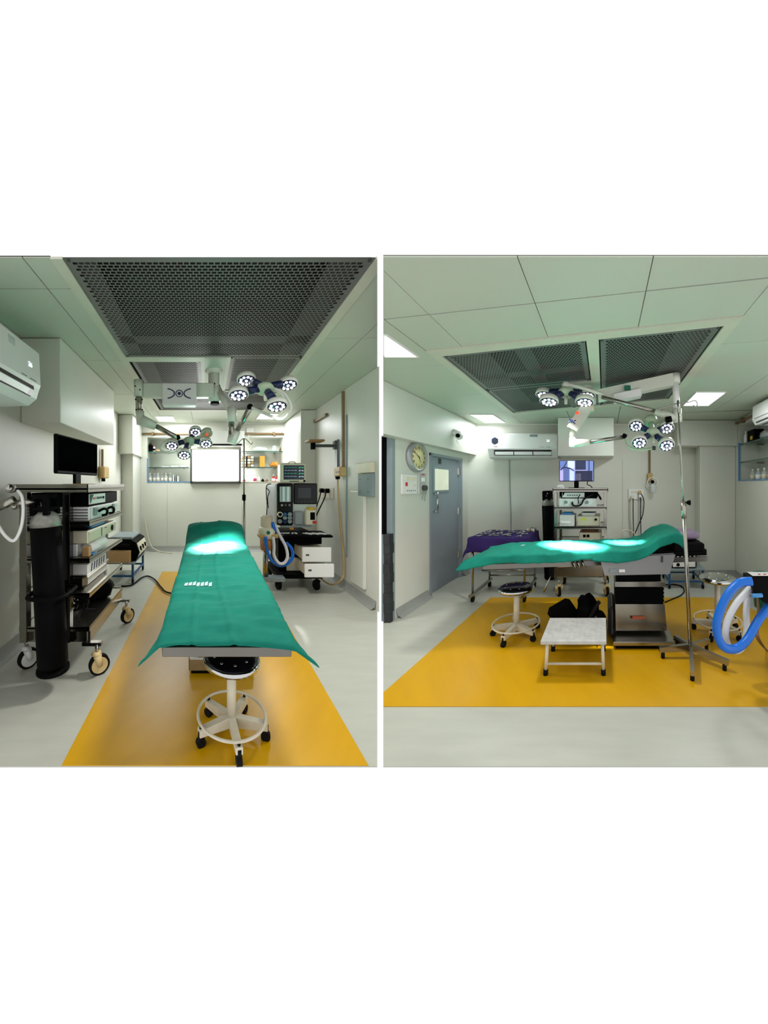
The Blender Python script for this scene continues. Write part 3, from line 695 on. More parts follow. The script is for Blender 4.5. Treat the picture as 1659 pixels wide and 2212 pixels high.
M().cyl((-.895, 2.86, 1.0), (-.886, 2.86, 1.0), .026, n=16).build('round_port', BLACK, t); M().box(-.896, -.890, 2.58, 2.585, .97, 1.04).build('panel_seam', GREY, t)
for k in range(2): M().box(-.894, -.889, 2.66 + .03 * k, 2.672 + .03 * k, 1.022, 1.03).build('indicator', RED, t)
console('base_console', 'white flat unit under the beige camera console', -1.33, -.98, 2.30, 2.95, .857, .95, WHITE, None)
t = T('kidney_tray', 'blue plastic tray lying on the beige camera console', 'tray', (-1.05, 2.6, 1.05)); M().box(-1.3, -.91, 2.32, 2.74, 1.051, 1.072, ch=.01).build('tray', BLACK, t); M().box(-.95, -.888, 2.36, 2.66, 1.066, 1.086, ch=.008).build('rim', BLUEP, t)
M().cyl((-.93, 2.36, .905), (-.90, 2.66, .905), .040, n=14).thing('paper_roll', PAPER, 'white paper roll on the trolley middle shelf front', 'paper roll')
M().box(-.945, -.89, 2.30, 2.345, .857, .93, ch=.004).thing('brown_carton', CARD, 'small brown carton beside the paper roll', 'carton')
M().box(-.93, -.88, 2.36, 2.44, .857, .864, ch=.002).thing('blue_glove_pack', BLUEP, 'blue pack lying under the paper roll', 'pack')
t = T('printed_box', 'white box with dark printed pattern on the lower trolley shelf', 'box', (-1.0, 2.5, .73)); M().box(-1.3, -.90, 2.30, 2.72, .72, .80, ch=.004).build('carton', PAPER, t)
for k in range(6):
    M().side([(2.36 + .055 * k, .732), (2.372 + .055 * k, .732), (2.392 + .055 * k, .79), (2.375 + .055 * k, .79)], -.90, -.896, 'u').build('printed_stroke', NAVY, t)
t = T('steel_basin', 'stainless steel instrument basin under the printed box', 'basin', (-1.05, 2.55, .602)); M().box(-1.28, -.92, 2.32, 2.82, .602, .715, ch=.03).build('pan', STEEL, t); M().box(-1.29, -.91, 2.31, 2.83, .702, .716, ch=.004).build('lip', CHROME, t)
t = T('scissors', 'yellow-handled scissors on the printed box', 'scissors', (-.93, 2.74, .8)); M().tube([(-.93 + .024 * math.cos(a), 2.76 + .03 * math.sin(a), .808) for a in [2 * math.pi * i / 10 for i in range(10)]], .007, n=6, res=2, closed=True).build('handle', YELL, t); M().box(-.94, -.92, 2.6, 2.74, .803, .809).build('blade', STEEL, t)
bag('black bag stuffed on the lowest trolley shelf', (-1.05, 2.85, .356), .165, .14, .11, BLACK, 3.3, 'bag', 'black_bag')
cb = M()
for k in range(7):
    o = Vector((-1.10 + random.uniform(-.05, .05), 2.49 + random.uniform(-.04, .04), .405 + .018 * k)); r0 = random.uniform(.06, .10)
    cb.tube([o + Vector((r0 * math.cos(a) * 1.3, r0 * math.sin(a), .03 * math.sin(3 * a + k))) for a in [2 * math.pi * i / 9 for i in range(9)]], .008, n=6, res=3, closed=True)
cb.tube([(-.96, 2.33, .39), (-.93, 2.36, .45), (-.95, 2.42, .52), (-.97, 2.38, .44), (-.91, 2.47, .39)], .008, n=6)
cb.thing('cable_coil', RUB, 'tangled coil of black cables on the lowest trolley shelf', 'cables')
# cylinder with regulator, held by the trolley bracket
gc = cylinder('tall black gas cylinder with grey shoulder, strapped to the trolley near end', (-1.055, 2.09, .165), (-1.115, 2.09, 1.335), .097)
rg = M(); rg.cyl((-1.15, 2.05, 1.285), (-1.30, 2.0, 1.275), .022, n=10); rg.cyl((-1.26, 2.0, 1.30), (-1.36, 1.98, 1.255), .030, n=12); rg.cyl((-1.36, 1.98, 1.255), (-1.40, 1.97, 1.235), .016, n=10); rg.build('regulator', STEEL, gc)
gauge(gc, R1.p(22, 1055, 2.0), .030, (.2, -1, .1)); gauge(gc, R1.p(31, 1093, 2.0), .027, (.3, -1, 0))
M().tube([R1.p(38, 1060, 2.02), R1.p(48, 1075, 2.0), R1.p(50, 1110, 1.98), R1.p(44, 1145, 1.96), R1.p(30, 1168, 1.94), R1.p(12, 1158, 1.94), R1.p(-4, 1135, 1.94)], .011, n=8).build('white_hose', WHITE, gc)
# tan socket on the left wall behind the trolley
t = T('wall_socket', 'tan industrial socket below brown conduit behind the trolley monitor', 'socket', (UL, 4.75, 1.5)); M().box(UL, UL + .09, 4.62, 4.86, 1.50, 1.68, ch=.015).build('socket_body', TAN, t); M().box(UL + .015, UL + .045, 4.70, 4.73, 1.68, 1.947).build('conduit', PIPE, t); M().cyl((UL + .05, 4.7, 1.50), (UL + .05, 4.7, 1.45), .03, n=10).build('gland', BLACK, t)

# --- low blue stand with generator
t = T('equipment_stand', 'low blue-framed equipment stand in the corner behind the endoscopy trolley', 'stand', (-1.25, 4.65, 0)); bu0, bu1, bv0, bv1, bh = -1.42, -1.06, 4.34, 5.02, .29
for u in (bu0, bu1):
    for v in (bv0, bv1): lg = M().box(u - .015, u + .015, v - .015, v + .015, .06, bh - .01).build('leg', BLUEF, t); M().cyl((u - .012, v, .033), (u + .012, v, .033), .033, n=12).build('castor', RUB, lg)
for q in ((bu0, bu1, bv0 - .012, bv0 + .012), (bu0, bu1, bv1 - .012, bv1 + .012), (bu1 - .012, bu1 + .012, bv0, bv1), (bu0 - .012, bu0 + .012, bv0, bv1)): M().box(*q, .09, .115).build('rail', BLUEF, t)
M().box(bu0 - .03, bu1 + .03, bv0 - .03, bv1 + .03, bh - .012, bh).build('top_board', PANG, t)
M().box(-1.42, -1.10, 4.33, 4.42, bh, bh + .165, ch=.004).thing('cardboard_box', CARD, 'open brown cardboard box on the low blue stand', 'box')
t = T('electrosurgical_unit', 'black generator with pale control panel on the low blue stand', 'generator', (-1.2, 4.7, bh))
M().side([(-1.42, bh), (-1.04, bh), (-.99, bh + .12), (-1.04, bh + .27), (-1.12, bh + .31), (-1.42, bh + .31)], 4.44, 5.02, 'v').build('case', BLACK, t)
M().side([(-1.012, bh + .06), (-.985, bh + .125), (-1.028, bh + .25), (-1.055, bh + .25)], 4.47, 4.99, 'v').build('control_panel', CREAM, t)
for k in range(3): M().cyl((-1.01, 4.56 + .16 * k, bh + .16), (-.985, 4.56 + .16 * k, bh + .165), .035, n=12).build('knob', BLACK, t)
M().box(-1.42, -1.1, 4.46, 4.98, bh + .31, bh + .345, ch=.006).thing('grey_module', PANG, 'flat grey module on top of the black generator', 'module')
m = M()
for k in range(5): m.tube([(-1.38 + .05 * k, 4.39, bh + .175), (-1.34 + .04 * k, 4.34 + .015 * k, bh + .24), (-1.28 + .03 * k, 4.40, bh + .2), (-1.2 + .02 * k, 4.36, bh + .26), (-1.13, 4.40, bh + .18)], .007, n=6)
m.thing('cable_bundle', RUB, 'black cables spilling from the cardboard box', 'cables')
m = M(); m.tube([R1.p(262, 1268, fz(1268)), R1.p(285, 1265, fz(1266)), R1.p(305, 1250, fz(1252)), R1.p(320, 1246, fz(1247)), R1.p(335, 1254, fz(1256)), R1.p(348, 1270, fz(1272)), R1.p(364, 1282, fz(1284)), R1.p(420, 1290, fz(1292)), R1.p(455, 1297, fz(1300))], .011, n=6); m.v = [(x, y, z + .010) for x, y, z in m.v]
m.thing('floor_cable', RUB, 'black power cable curving across the floor to the table', 'cable')
m = M(); m.tube([R1.p(313, 1120, VB - .02), R1.p(318, 1150, VB - .03), R1.p(326, 1178, VB - .05), R1.p(336, 1187, VB - .08), (R1.u(350, 6.3), 6.3, .012), (R1.u(372, 6.2), 6.2, .012)], .010, n=6); m.thing('wall_tube', CREAM, 'thin cream tube hanging down the back wall corner', 'tube')

# --- operating table and drape
tb = T('operating_table', 'steel operating table on a pedestal, seen end-on under the teal drape', 'operating table', (.10, 2.6, 0))
TC, HW = .09, .30
def th(v): return .676 + (v - 1.42) / 2 * .10
for u in (TC - HW, TC + HW - .02):
    m = M(); m.add([(u, 1.44, th(1.44) - .07), (u + .02, 1.44, th(1.44) - .07), (u + .02, 1.44, th(1.44) - .03), (u, 1.44, th(1.44) - .03), (u, 3.70, th(3.7) - .07), (u + .02, 3.7, th(3.7) - .07), (u + .02, 3.7, th(3.7) - .03), (u, 3.7, th(3.7) - .03)], [(0, 1, 2, 3), (7, 6, 5, 4), (0, 4, 5, 1), (1, 5, 6, 2), (2, 6, 7, 3), (3, 7, 4, 0)]); m.build('side_rail', RAIL, tb)
M().box(TC - HW, TC + HW, 1.415, 1.435, th(1.42) - .075, th(1.42) - .028, ch=.003).build('end_rail', RAIL, tb)
m = M(); m.cyl((TC + HW - .055, 1.47, th(1.4) - .05), (TC + HW - .055, 1.47, th(1.4) - .075), .014, n=10); m.build('clamp_knob', BLACK, tb)
m = M(); m.add([(TC - HW + .02, 1.44, th(1.44) - .05), (TC + HW - .02, 1.44, th(1.44) - .05), (TC + HW - .02, 3.7, th(3.7) - .05), (TC - HW + .02, 3.7, th(3.7) - .05)] + [(TC - HW + .02, 1.44, th(1.44) - .02), (TC + HW - .02, 1.44, th(1.44) - .02), (TC + HW - .02, 3.7, th(3.7) - .02), (TC - HW + .02, 3.7, th(3.7) - .02)], [(3, 2, 1, 0), (4, 5, 6, 7), (0, 1, 5, 4), (2, 3, 7, 6)]); m.build('table_top', BLACK, tb)
M().box(-.137, .345, 2.24, 3.1, .03, .125, ch=.008).build('base_cover', STEEL, tb); M().box(-.12, .33, 2.26, 3.08, 0, .03).build('base_plinth', BLACK, tb)
M().box(-.06, .27, 2.42, 2.95, .125, .36, ch=.008).build('column_cover', STEEL, tb); M().box(-.03, .24, 2.46, 2.9, .36, .66).build('bellows', BLACK, tb)
M().box(-.08, .26, 3.50, 3.66, th(3.55) - .006, th(3.55) + .08, ch=.035).thing('head_pillow', LILAC, 'lilac pillow under the drape at the far head end', 'pillow')
def drape1(a, b):
    v = 1.402 + b * 2.413; x = (a - .5) * 2; far = max(0., (v - 3.25) / .5)
    bump = .155 * math.exp(-((v - 3.58) / .17) ** 2) if abs(x) < 9 else 0
    top = th(v) + .028 + bump * (1 - .35 * min(1, abs(x)) ** 2)
    hang = .10 + .05 * noise.noise(Vector((v * 1.3, 4.2 * (x > 0), 0))) + .05 * far
    near = max(0., (1.62 - v) / .22); hang += .04 * near * near
    tot = HW + .012 + hang; s = abs(x) * tot; sg = 1 if x > 0 else -1
    if s < HW: u, w = s, top - .012 * (s / HW) ** 6
    else:
        e = s - HW; fl = .22 + .5 * near + .12 * noise.noise(Vector((v * 3, sg, 3)))
        u, w = HW + .012 + e * fl, top - .012 - e * (.93 - .35 * near)
    wr = .016 * noise.noise(Vector((s * sg * 2.2, v * 8, 1))) + .012 * noise.noise(Vector((s * sg * 4, v * 22, 5))) + .006 * abs(noise.noise(Vector((s * sg * 7, v * 30, 8)))) + .008 * max(0, 1 - abs(s * sg - .02 - .04 * math.sin(v * 2)) / .018) + .007 * max(0, 1 - abs(s * sg + .15 - .01 * math.sin(v * 3)) / .016)
    w -= .034 * max(0., (1.78 - v) / .38) ** 2 + max(0., 1.425 - v) * .3
    if v > 3.72: w -= (v - 3.72) * 1.1
    return (TC + sg * u, v, w + wr)
dr = M().grid(drape1, 70, 110).thing('surgical_drape', DRAPE, 'teal surgical drape over the table seen end-on, lit at the middle', 'drape', solid=.004)
m = M()
for k in range(7):
    a0 = .20 + .033 * k; b0 = .25 + .004 * ((k * 7) % 3)
    q = [drape1(a0, b0), drape1(a0 + .026, b0 + .003), drape1(a0 + .030, b0 + .026), drape1(a0 + .004, b0 + .022 - .002 * (k % 3))]
    m.add([(x, y, z + .006) for x, y, z in q], [(0, 1, 2, 3)])
m.build('faded_print', mat('faded_white_print', (170, 196, 196), .8), dr)
stool('black-topped stool with cream foot ring, tucked under the table near end', .135, 1.71, .435, .160, .188, SEATK, CHROME, -math.pi / 2 + .12)

# --- drip stand behind the table
t = T('drip_stand', 'thin steel drip stand standing behind the far end of the table', 'drip stand', (R1.u(527, 4.3), 4.3, 0)); du = R1.u(527, 4.3)
M().cyl((du, 4.3, .06), (du, 4.3, 1.25), .019, n=10).build('lower_pole', STEEL, t); M().cyl((du, 4.3, 1.2), (du, 4.3, 2.05), .011, n=8).build('upper_pole', STEEL, t); M().cyl((du, 4.3, 1.18), (du, 4.3, 1.26), .026, n=10).build('clamp', BLACK, t)
M().tube([(du - .12, 4.3, 2.0), (du - .1, 4.3, 1.97), (du, 4.3, 2.05), (du + .1, 4.3, 1.97), (du + .12, 4.3, 2.0)], .006).build('hook', STEEL, t)
for k in range(5):
    a = .3 + 2 * math.pi * k / 5; e = (du + .26 * math.cos(a), 4.3 + .26 * math.sin(a)); lg = M().cyl((du, 4.3, .085), (e[0], e[1], .06), .014, n=6).build('leg', STEEL, t); M().cyl((e[0] - .01, e[1], .03), (e[0] + .01, e[1], .03), .03, n=10).build('castor', RUB, lg)

# --- anaesthesia workstation
am = T('anaesthesia_machine', 'black anaesthesia workstation with open white drawers against the right wall', 'anaesthesia machine', (1.2, 4.4, 0)); A0, A1, AV, AB = .93, 1.50, 4.12, 4.75
z = lambda y, v=AV: R1.w(y, v)
M().box(.90, 1.52, 4.02, AB, .16, .215, ch=.01).build('base', BLACK, am)
for u, v in ((.95, 4.09), (1.45, 4.07), (.95, 4.70), (1.45, 4.70)): caster(am, (u, v), .062, ax=(1, .3, 0), disc=RUB, stem=BLACK, stem_h=.06)
M().box(.98, 1.46, 4.22, AB, .215, .74, ch=.006).build('cabinet', BLACK, am)
M().box(.925, .97, AV + .06, AB, .86, 1.40, ch=.03).build('side_column', mat('silver_side', (190, 194, 204), .35, .3), am)
M().box(A0, 1.485, AV + .03, AB, .855, 1.415, ch=.012).build('console_body', mat('light_grey_case', (196, 198, 192), .4), am)
fp = M().box(A0 + .01, 1.155, AV, AV + .035, z(1135), z(1044), ch=.012).build('flow_panel', GLOSSB, am)
M().box(A0 + .045, 1.12, AV - .004, AV + .004, z(1084), z(1051), ch=.004).build('flowmeter_tubes', mat('flow_glass', (190, 202, 200), .2), fp)
for k in range(5): M().box(A0 + .06 + .03 * k, A0 + .075 + .03 * k, AV - .007, AV - .003, z(1083), z(1052)).build('tube_scale', PAPER if k % 2 else PANG, fp)
for k in range(3): M().cyl((A0 + .07 + .05 * k, AV - .03, z(1091)), (A0 + .07 + .05 * k, AV, z(1091)), .016, n=12).build('flow_knob', CHROME, fp)
for i in range(3):
    for j in range(3):
        r = .028 if (i, j) != (0, 0) else .036; c_ = (A0 + .045 + .066 * i, 0, z(1111 + 7.5 * j))
        if (i, j) == (0, 1): continue
        M().cyl((c_[0], AV - .025, c_[2]), (c_[0], AV, c_[2]), r, n=16).build('dial', CREAM if (i, j) == (0, 0) else (NAVY, BLUEF, PANG)[(i + j) % 3] if i < 2 else PANG, fp)
M().cyl((A0 + .045, AV - .03, z(1111)), (A0 + .045, AV - .02, z(1111)), .024, n=14).build('dial_gauge', BLACK, fp)
vp = M().box(1.165, 1.485, AV, AV + .035, z(1089), z(1044), ch=.012).build('ventilator_panel', GLOSSB, am)
M().box(1.22, 1.40, AV - .003, AV + .003, z(1076), z(1054)).build('ventilator_screen', mat('grey_screen', (34, 40, 42), .15), vp)
for k in range(5): M().cyl((1.23 + .045 * k, AV - .006, z(1084)), (1.23 + .045 * k, AV, z(1084)), .010, n=8).build('key', GREY, vp)
M().box(1.17, 1.29, AV - .02, AV + .05, z(1134), z(1104), ch=.015).build('suction_jar', BIN, am)
vb = M().box(1.31, 1.45, AV - .05, AV + .05, z(1134), z(1100), ch=.015).build('vaporiser', CREAM, am)
M().cyl((1.385, AV - .01, z(1100)), (1.385, AV - .01, z(1096)), .055, n=16).build('vaporiser_dial', YELL, vb); M().box(1.37, 1.43, AV - .056, AV - .048, z(1122), z(1106)).build('level_window', BLACK, vb); M().box(1.40, 1.45, AV - .06, AV - .05, z(1130), z(1124)).build('red_mark', RED, vb)
M().box(A0 + .03, 1.60, 3.88, 4.30, .725, .755, ch=.012).build('worktop', BLACK, am)
M().box(A0 + .08, 1.50, 4.0, 4.22, .62, .725, ch=.01).build('under_shelf', BLACK, am)
for k, (v0, w0, w1, x) in enumerate(((3.80, .435, .62, 0), (3.74, .262, .43, .01))):
    dw = M().box(1.18 + x, 1.545 + x, v0, v0 + .02, w0, w1, ch=.008).build('drawer', WHITE, am); M().box(1.20 + x, 1.50, v0 + .02, 4.24, w0 + .02, w1 - .03).build('drawer_box', BEIGE, dw)
    M().box(1.225 + x, 1.265 + x, v0 - .003, v0, w0 + .08, w0 + .10).build('badge', GREY, dw)
M().box(1.09, 1.46, 4.20, 4.225, .215, .40, ch=.006).build('bottom_drawer', CREAM, am)
M().box(A0 + .05, 1.40, AV - .02, AV + .04, .83, .85).build('outlet_rail', PANG, am); M().box(1.10, 1.15, AV - .06, AV - .02, .80, .83, ch=.005).build('orange_cap', ORANGE, am)
# absorber on its arm
ab = M(); au, av = R1.u(576, 3.95), 3.95; zz = lambda y: R1.w(y, av)
ab.lathe((au, av, zz(1163)), [(.09, 0), (.105, .03), (.11, .10), (.09, .14), (.07, .15)], 20); ab.c = 1; ab.box(au - .115, au + .13, av - .10, av + .06, zz(1160), zz(1152), ch=.01); ab = ab.build('absorber_body', [CREAM, TAN], am)
M().lathe((au, av, zz(1140)), [(.072, 0), (.078, .02), (.078, .13), (.072, .155), (.06, .16)], 20).build('bellows_dome', mat('smoky_dome', (206, 186, 152), .15, alpha=.55), ab)
M().lathe((au - .01, av, zz(1188)), [(.062, 0), (.074, .02), (.078, .15)], 18).build('lime_canister', AMBER, ab); M().cyl((au + .0, av - .11, zz(1148)), (au, av - .08, zz(1148)), .024, n=12).build('valve_cap', GREEN, ab)
M().cyl((au - .01, av + .02, .21), (au - .01, av + .02, zz(1188)), .035, n=12).build('absorber_post', STEEL, am); M().box(au - .06, 1.0, av - .04, av + .10, .15, .21, ch=.01).build('absorber_foot', PANG, am)
h = lambda pts, v=3.80: [R1.p(x, y, v + 0.02 * i) for i, (x, y) in enumerate(pts)]
M().tube(h([(573, 1160), (576, 1185), (585, 1208), (602, 1221), (620, 1218), (632, 1203), (630, 1185), (618, 1172)]), .021, n=10, res=8).build('blue_breathing_hose', BLUEH, am)
M().tube(h([(590, 1160), (592, 1180), (592, 1200), (602, 1216), (614, 1216), (621, 1202), (617, 1180), (605, 1158), (597, 1140), (590, 1128)], 3.76), .020, n=10, res=8).build('white_breathing_hose', WHITEH, am)
M().tube([R1.p(588, 1128, 3.9), R1.p(591, 1140, 3.9), R1.p(596, 1150, 3.95)], .022, n=8).build('blue_hose_stub', BLUEH, am)
# monitor on top
pm = T('patient_monitor', 'cream patient monitor with dark trace screen on top of the anaesthesia machine', 'monitor', (1.18, 4.3, 1.416)); mv = 4.16; zm = lambda y: R1.w(y, mv); um = lambda x: R1.u(x, mv)
M().box(um(606), um(662), mv, mv + .20, 1.416, zm(1000), ch=.02).build('housing', CREAM, pm)
M().box(um(612.5), um(657), mv - .003, mv + .004, zm(1036), zm(1005), ch=.002).build('screen', mat('trace_screen', (26, 38, 52), .15, emit=.25), pm)
tg, twh = mat('trace_green', (90, 210, 150), .5, emit=.3), mat('trace_white', (210, 220, 235), .5, emit=.3)
for k in range(4):
    m = M(); y0 = 1010 + 6.5 * k; m.tube([(um(615 + .8 * i), mv - .005, zm(y0) + (.012 if (i + k) % 9 == 3 else -.004 if (i + k) % 9 == 4 else 0)) for i in range(34)], .0018, n=4, res=1); m.build('trace_line', tg if k % 2 == 0 else twh, pm)
for k in range(4):
    for j in range(3): M().box(um(645.5 + 3.6 * j), um(648 + 3.6 * j), mv - .006, mv - .003, zm(1011.5 + 6.5 * k - j % 2), zm(1009 + 6.5 * k)).build('reading_block', (tg, twh)[k % 2], pm)
M().box(um(625), um(646), mv - .003, mv, zm(1040.5), zm(1039)).build('maker_lettering', BLACK, pm); M().cyl((um(657), mv - .012, zm(1039)), (um(657), mv, zm(1039)), .014, n=12).build('dial', BLACK, pm); M().tube([(um(626), mv + .1, zm(1001)), (um(630), mv + .1, zm(997)), (um(640), mv + .1, zm(997)), (um(644), mv + .1, zm(1001))], .008).build('carry_handle', CREAM, pm)
# small supplies on the worktop
for k, (x, y) in enumerate(((608, 1144), (614, 1147), (622, 1148), (632, 1149), (639, 1150))): M().frame(R1.p(x, y, 4.02)[:2] + (.756,), rz=.4 * k).box(-.03, .03, -.014, .014, 0, .012, ch=.004).thing('ampoule_pack', PAPER, ('leftmost', 'second', 'third', 'fourth', 'fifth')[k] + ' small white ampoule pack along the left of the black worktop', 'pack', 'ampoule packs on the worktop')
for k in range(6): M().frame((1.30 + .045 * k, 3.98 + .03 * (k % 2), .756), rz=-.9).box(-.07, .07, -.012, .012, 0, .010, ch=.003).thing('syringe_pack', PAPER, ('first', 'second', 'third', 'fourth', 'fifth', 'rightmost')[k] + ' white wrapped syringe in the slanting row on the black worktop', 'syringe', 'wrapped syringes on the worktop')
m = M(); m.tube([R1.p(585, 1045, 4.2), R1.p(577, 1048, 4.15), R1.p(575, 1060, 4.1), R1.p(577, 1090, 4.1), R1.p(576, 1112, 4.05)], .007, n=6); m.tube([R1.p(576, 1055, 4.12), R1.p(582, 1062, 4.1), R1.p(578, 1075, 4.1), R1.p(580, 1098, 4.1)], .006, n=6); m.build('side_cables', RUB, am)

# --- right wall fittings
rw = lambda px: UR * F / (px - R1.vx)
t = T('wall_swing_arm', 'steel swing arm on a grey wall rail, carrying a brown tray', 'swing arm', (UR, 4.4, 1.5)); v0 = 4.40
M().box(UR - .03, UR, v0 - .045, v0 + .045, R1.w(1032, v0), R1.w(950, v0), ch=.004).build('wall_rail', mat('anodised_rail', (92, 96, 96), .35, .6), t)
wa = R1.w(963, v0); M().box(R1.u(676, v0), UR - .03, v0 - .02, v0 + .02, wa - .02, wa + .02, ch=.004).build('arm', GREY, t); M().cyl((R1.u(676, v0), v0, wa - .05), (R1.u(676, v0), v0, wa + .04), .035, n=12).build('pivot', BLACK, t); M().box(UR - .06, UR - .02, v0 - .04, v0 + .04, wa - .05, wa + .07, ch=.005).build('carriage', GREY, t)
M().frame((R1.u(682, v0), v0, wa + .05)).box(-.13, .10, -.10, .10, 0, .03, ch=.012).build('brown_tray', mat('brown_tray', (150, 112, 62), .5), t)
v1 = 4.21; t = T('isolator_box', 'tan isolator box with brown conduit on the right wall', 'switch box', (UR, v1, R1.w(1032, v1))); M().box(UR - .10, UR, v1 - .10, v1 + .10, R1.w(1029, v1), R1.w(1009, v1), ch=.012).build('box', TAN, t); M().box(UR - .035, UR, v1 - .03, v1, R1.w(1009, v1), H1 - .02).build('conduit', PIPE, t)
M().box(UR - .104, UR - .1, v1 - .08, v1 + .02, R1.w(1022, v1), R1.w(1018, v1)).build('rating_plate', PIPE, t)
M().cyl((UR - .06, v1 + .06, R1.w(1035, v1)), (UR - .06, v1 + .06, R1.w(1029, v1)), .03, n=10).build('gland', BLACK, t)
M().tube([(UR - .06, v1 + .06, R1.w(1034, v1)), (UR - .05, v1 + .04, R1.w(1090, v1)), (UR - .04, v1 - .0, R1.w(1150, v1)), (UR - .05, v1 - .1, R1.w(1200, v1)), (UR - .06, v1 - .12, R1.w(1235, v1)), (1.76, v1 - .15, .12), (1.68, v1 - .08, .05), (1.60, 4.25, .08), (1.545, 4.3, .19)], .012, n=8).build('supply_cable', TAN, t)
M().tube([(UR - .008, v1 - .10, R1.w(900, v1)), (UR - .008, v1 - .10, R1.w(1120, v1)), (UR - .008, v1 - .10, R1.w(1200, v1))], .008, n=6).thing('wall_wire', PANG, 'thin grey wire running down the right wall beside the tan box', 'wire')
v2 = rw(708); t = T('wall_socket', 'cream double socket plate with two black plugs beside the machine', 'socket', (UR, v2, R1.w(1072, v2))); M().box(UR - .015, UR, v2 - .24, v2 + .24, R1.w(1077, v2), R1.w(1053, v2), ch=.004).build('plate', CREAM, t)
for k, dv in enumerate((.13, -.08)):
    pl = M().cyl((UR - .015, v2 + dv, R1.w(1060, v2)), (UR - .075, v2 + dv, R1.w(1060, v2)), .035, n=12).build('plug', BLACK, t); M().tube([(UR - .06, v2 + dv, R1.w(1062, v2)), (UR - .08, v2 + dv, R1.w(1075, v2)), (1.62 + .05 * k, 4.6, 1.0), (1.53, 4.45, .82)], .009, n=6).build('plug_cord', BLACK, t)
v3a, v3b = 3.42, 3.72; t = T('service_box', 'grey service box under a white tray at the right edge of the wall', 'wall box', (UR, 3.57, 1.2)); M().box(UR - .05, UR, v3a, v3b, R1.w(1072, 3.6), R1.w(1023, 3.6), ch=.006).build('box', PANG, t); M().box(UR - .06, UR, v3a, v3b + .03, R1.w(1022, 3.6), R1.w(1000, 3.6), ch=.006).build('tray', CREAM, t)
for dv in (.06, .24):
    for y in (1035, 1062): M().cyl((UR - .055, v3a + dv, R1.w(y, 3.6)), (UR - .05, v3a + dv, R1.w(y, 3.6)), .006, n=6).build('screw', GREY, t)
M().box(UR - .05, UR - .01, 4.75, 5.28, R1.w(906, 5.0), R1.w(900, 5.0)).thing('conduit_stub', PIPE, 'short brown conduit high on the right wall beside the pier', 'conduit')
# ================================================================ ROOM TWO (looking across the table) : the shell
use(R2)
H2, HC = 2.37, .97
QL, QR, QB = -2.18, 2.00, 4.90
CUT2 = (828 - R2.vx) / F
NC2 = HC * F / (CY - 556)
rw2 = lambda px: QL * F / (px - R2.vx)        # depth of a picture column on the left wall
struct(M().prism(clip(rect(QL - .1, QR + .1, NF, QB + .1), -1, CUT2, 0), -.006, 0), 'floor', FLOOR)
# yellow inlay, its front edge just inside the set
mv0, mv1 = fz(1527), fz(1291)
struct(M().prism(clip([(R2.u(827, fz(1512)) - .05, mv0), (QR - .02, mv0), (1.62, fz(1300)), (R2.u(1545, mv1), mv1), (R2.u(1060, mv1), mv1)], -1, CUT2, 0), 0, .004), 'floor_yellow_inlay', YEL)
# left wall with two door openings
D2A, D2B, D2H = rw2(927), rw2(997), 1.80
D1B = rw2(851)
wl = M()
wl.prism(clip(rect(QL - .1, QL, D1B, D2A), -1, CUT2, 0), 0, H2); wl.box(QL - .1, QL, D2B, QB + .1, 0, H2); wl.box(QL - .1, QL, D2A, D2B, D2H, H2)
wl.prism(clip(rect(QL - .1, QL, 2.9, D1B), -1, CUT2, .0), 1.90, H2)
struct(wl, 'wall_left', WALL)
struct(M().box(QL - .1, QR + .1, QB, QB + .1, 0, H2), 'wall_back', WALL)
struct(M().prism(clip(rect(QL, -2.05, 2.8, QB), -1, CUT2, 0), 1.875, H2 - .003), 'trim_7', WALL)            # beam over the doors
# right wall with the shelf recess
S2, B2 = 1.455, 2.27
wr_ = M(); wr_.box(QR, QR + .45, 2.6, QB, 0, S2); wr_.box(QR, QR + .45, 2.6, QB, B2, H2); wr_.box(QR + .3, QR + .45, 2.6, QB, S2, B2); wr_.box(QR, QR + .3, 4.55, QB, S2, B2)
struct(wr_, 'wall_right', WALL)
struct(M().box(-.665, .14, 4.40, QB, 1.813, H2 - .003, ch=.006), 'trim_8', WALL)
struct(M().box(1.46, QR, 4.65, QB, 0, 1.99, ch=.006), 'trim_9', WALL)
struct(M().box(1.10, QR, 4.58, QB, 1.985, H2 - .003, ch=.006), 'trim_10', WALL)
jn = M()
for px in (1103, 1345): jn.box(R2.u(px, QB) - .004, R2.u(px, QB) + .004, QB - .004, QB, .1, 1.80)
struct(jn, 'trim_11', TRIM)
cv = M(); cove(cv, (QL, QB - .002), (1.46, QB - .002), 0, -1); struct(cv, 'baseboard_back', COVE)
cv = M(); cove(cv, (QL + .002, D1B + .03), (QL + .002, D2A - .02), 1, 0); cove(cv, (QL + .002, D2B + .02), (QL + .002, QB), 1, 0); struct(cv, 'baseboard_left', COVE)
cv = M(); cove(cv, (1.458, 4.65), (1.458, QB), -1, 0); cove(cv, (1.46, 4.648), (QR, 4.648), 0, -1); cove(cv, (QR - .002, 2.6), (QR - .002, 4.65), -1, 0); struct(cv, 'baseboard_right', COVE)

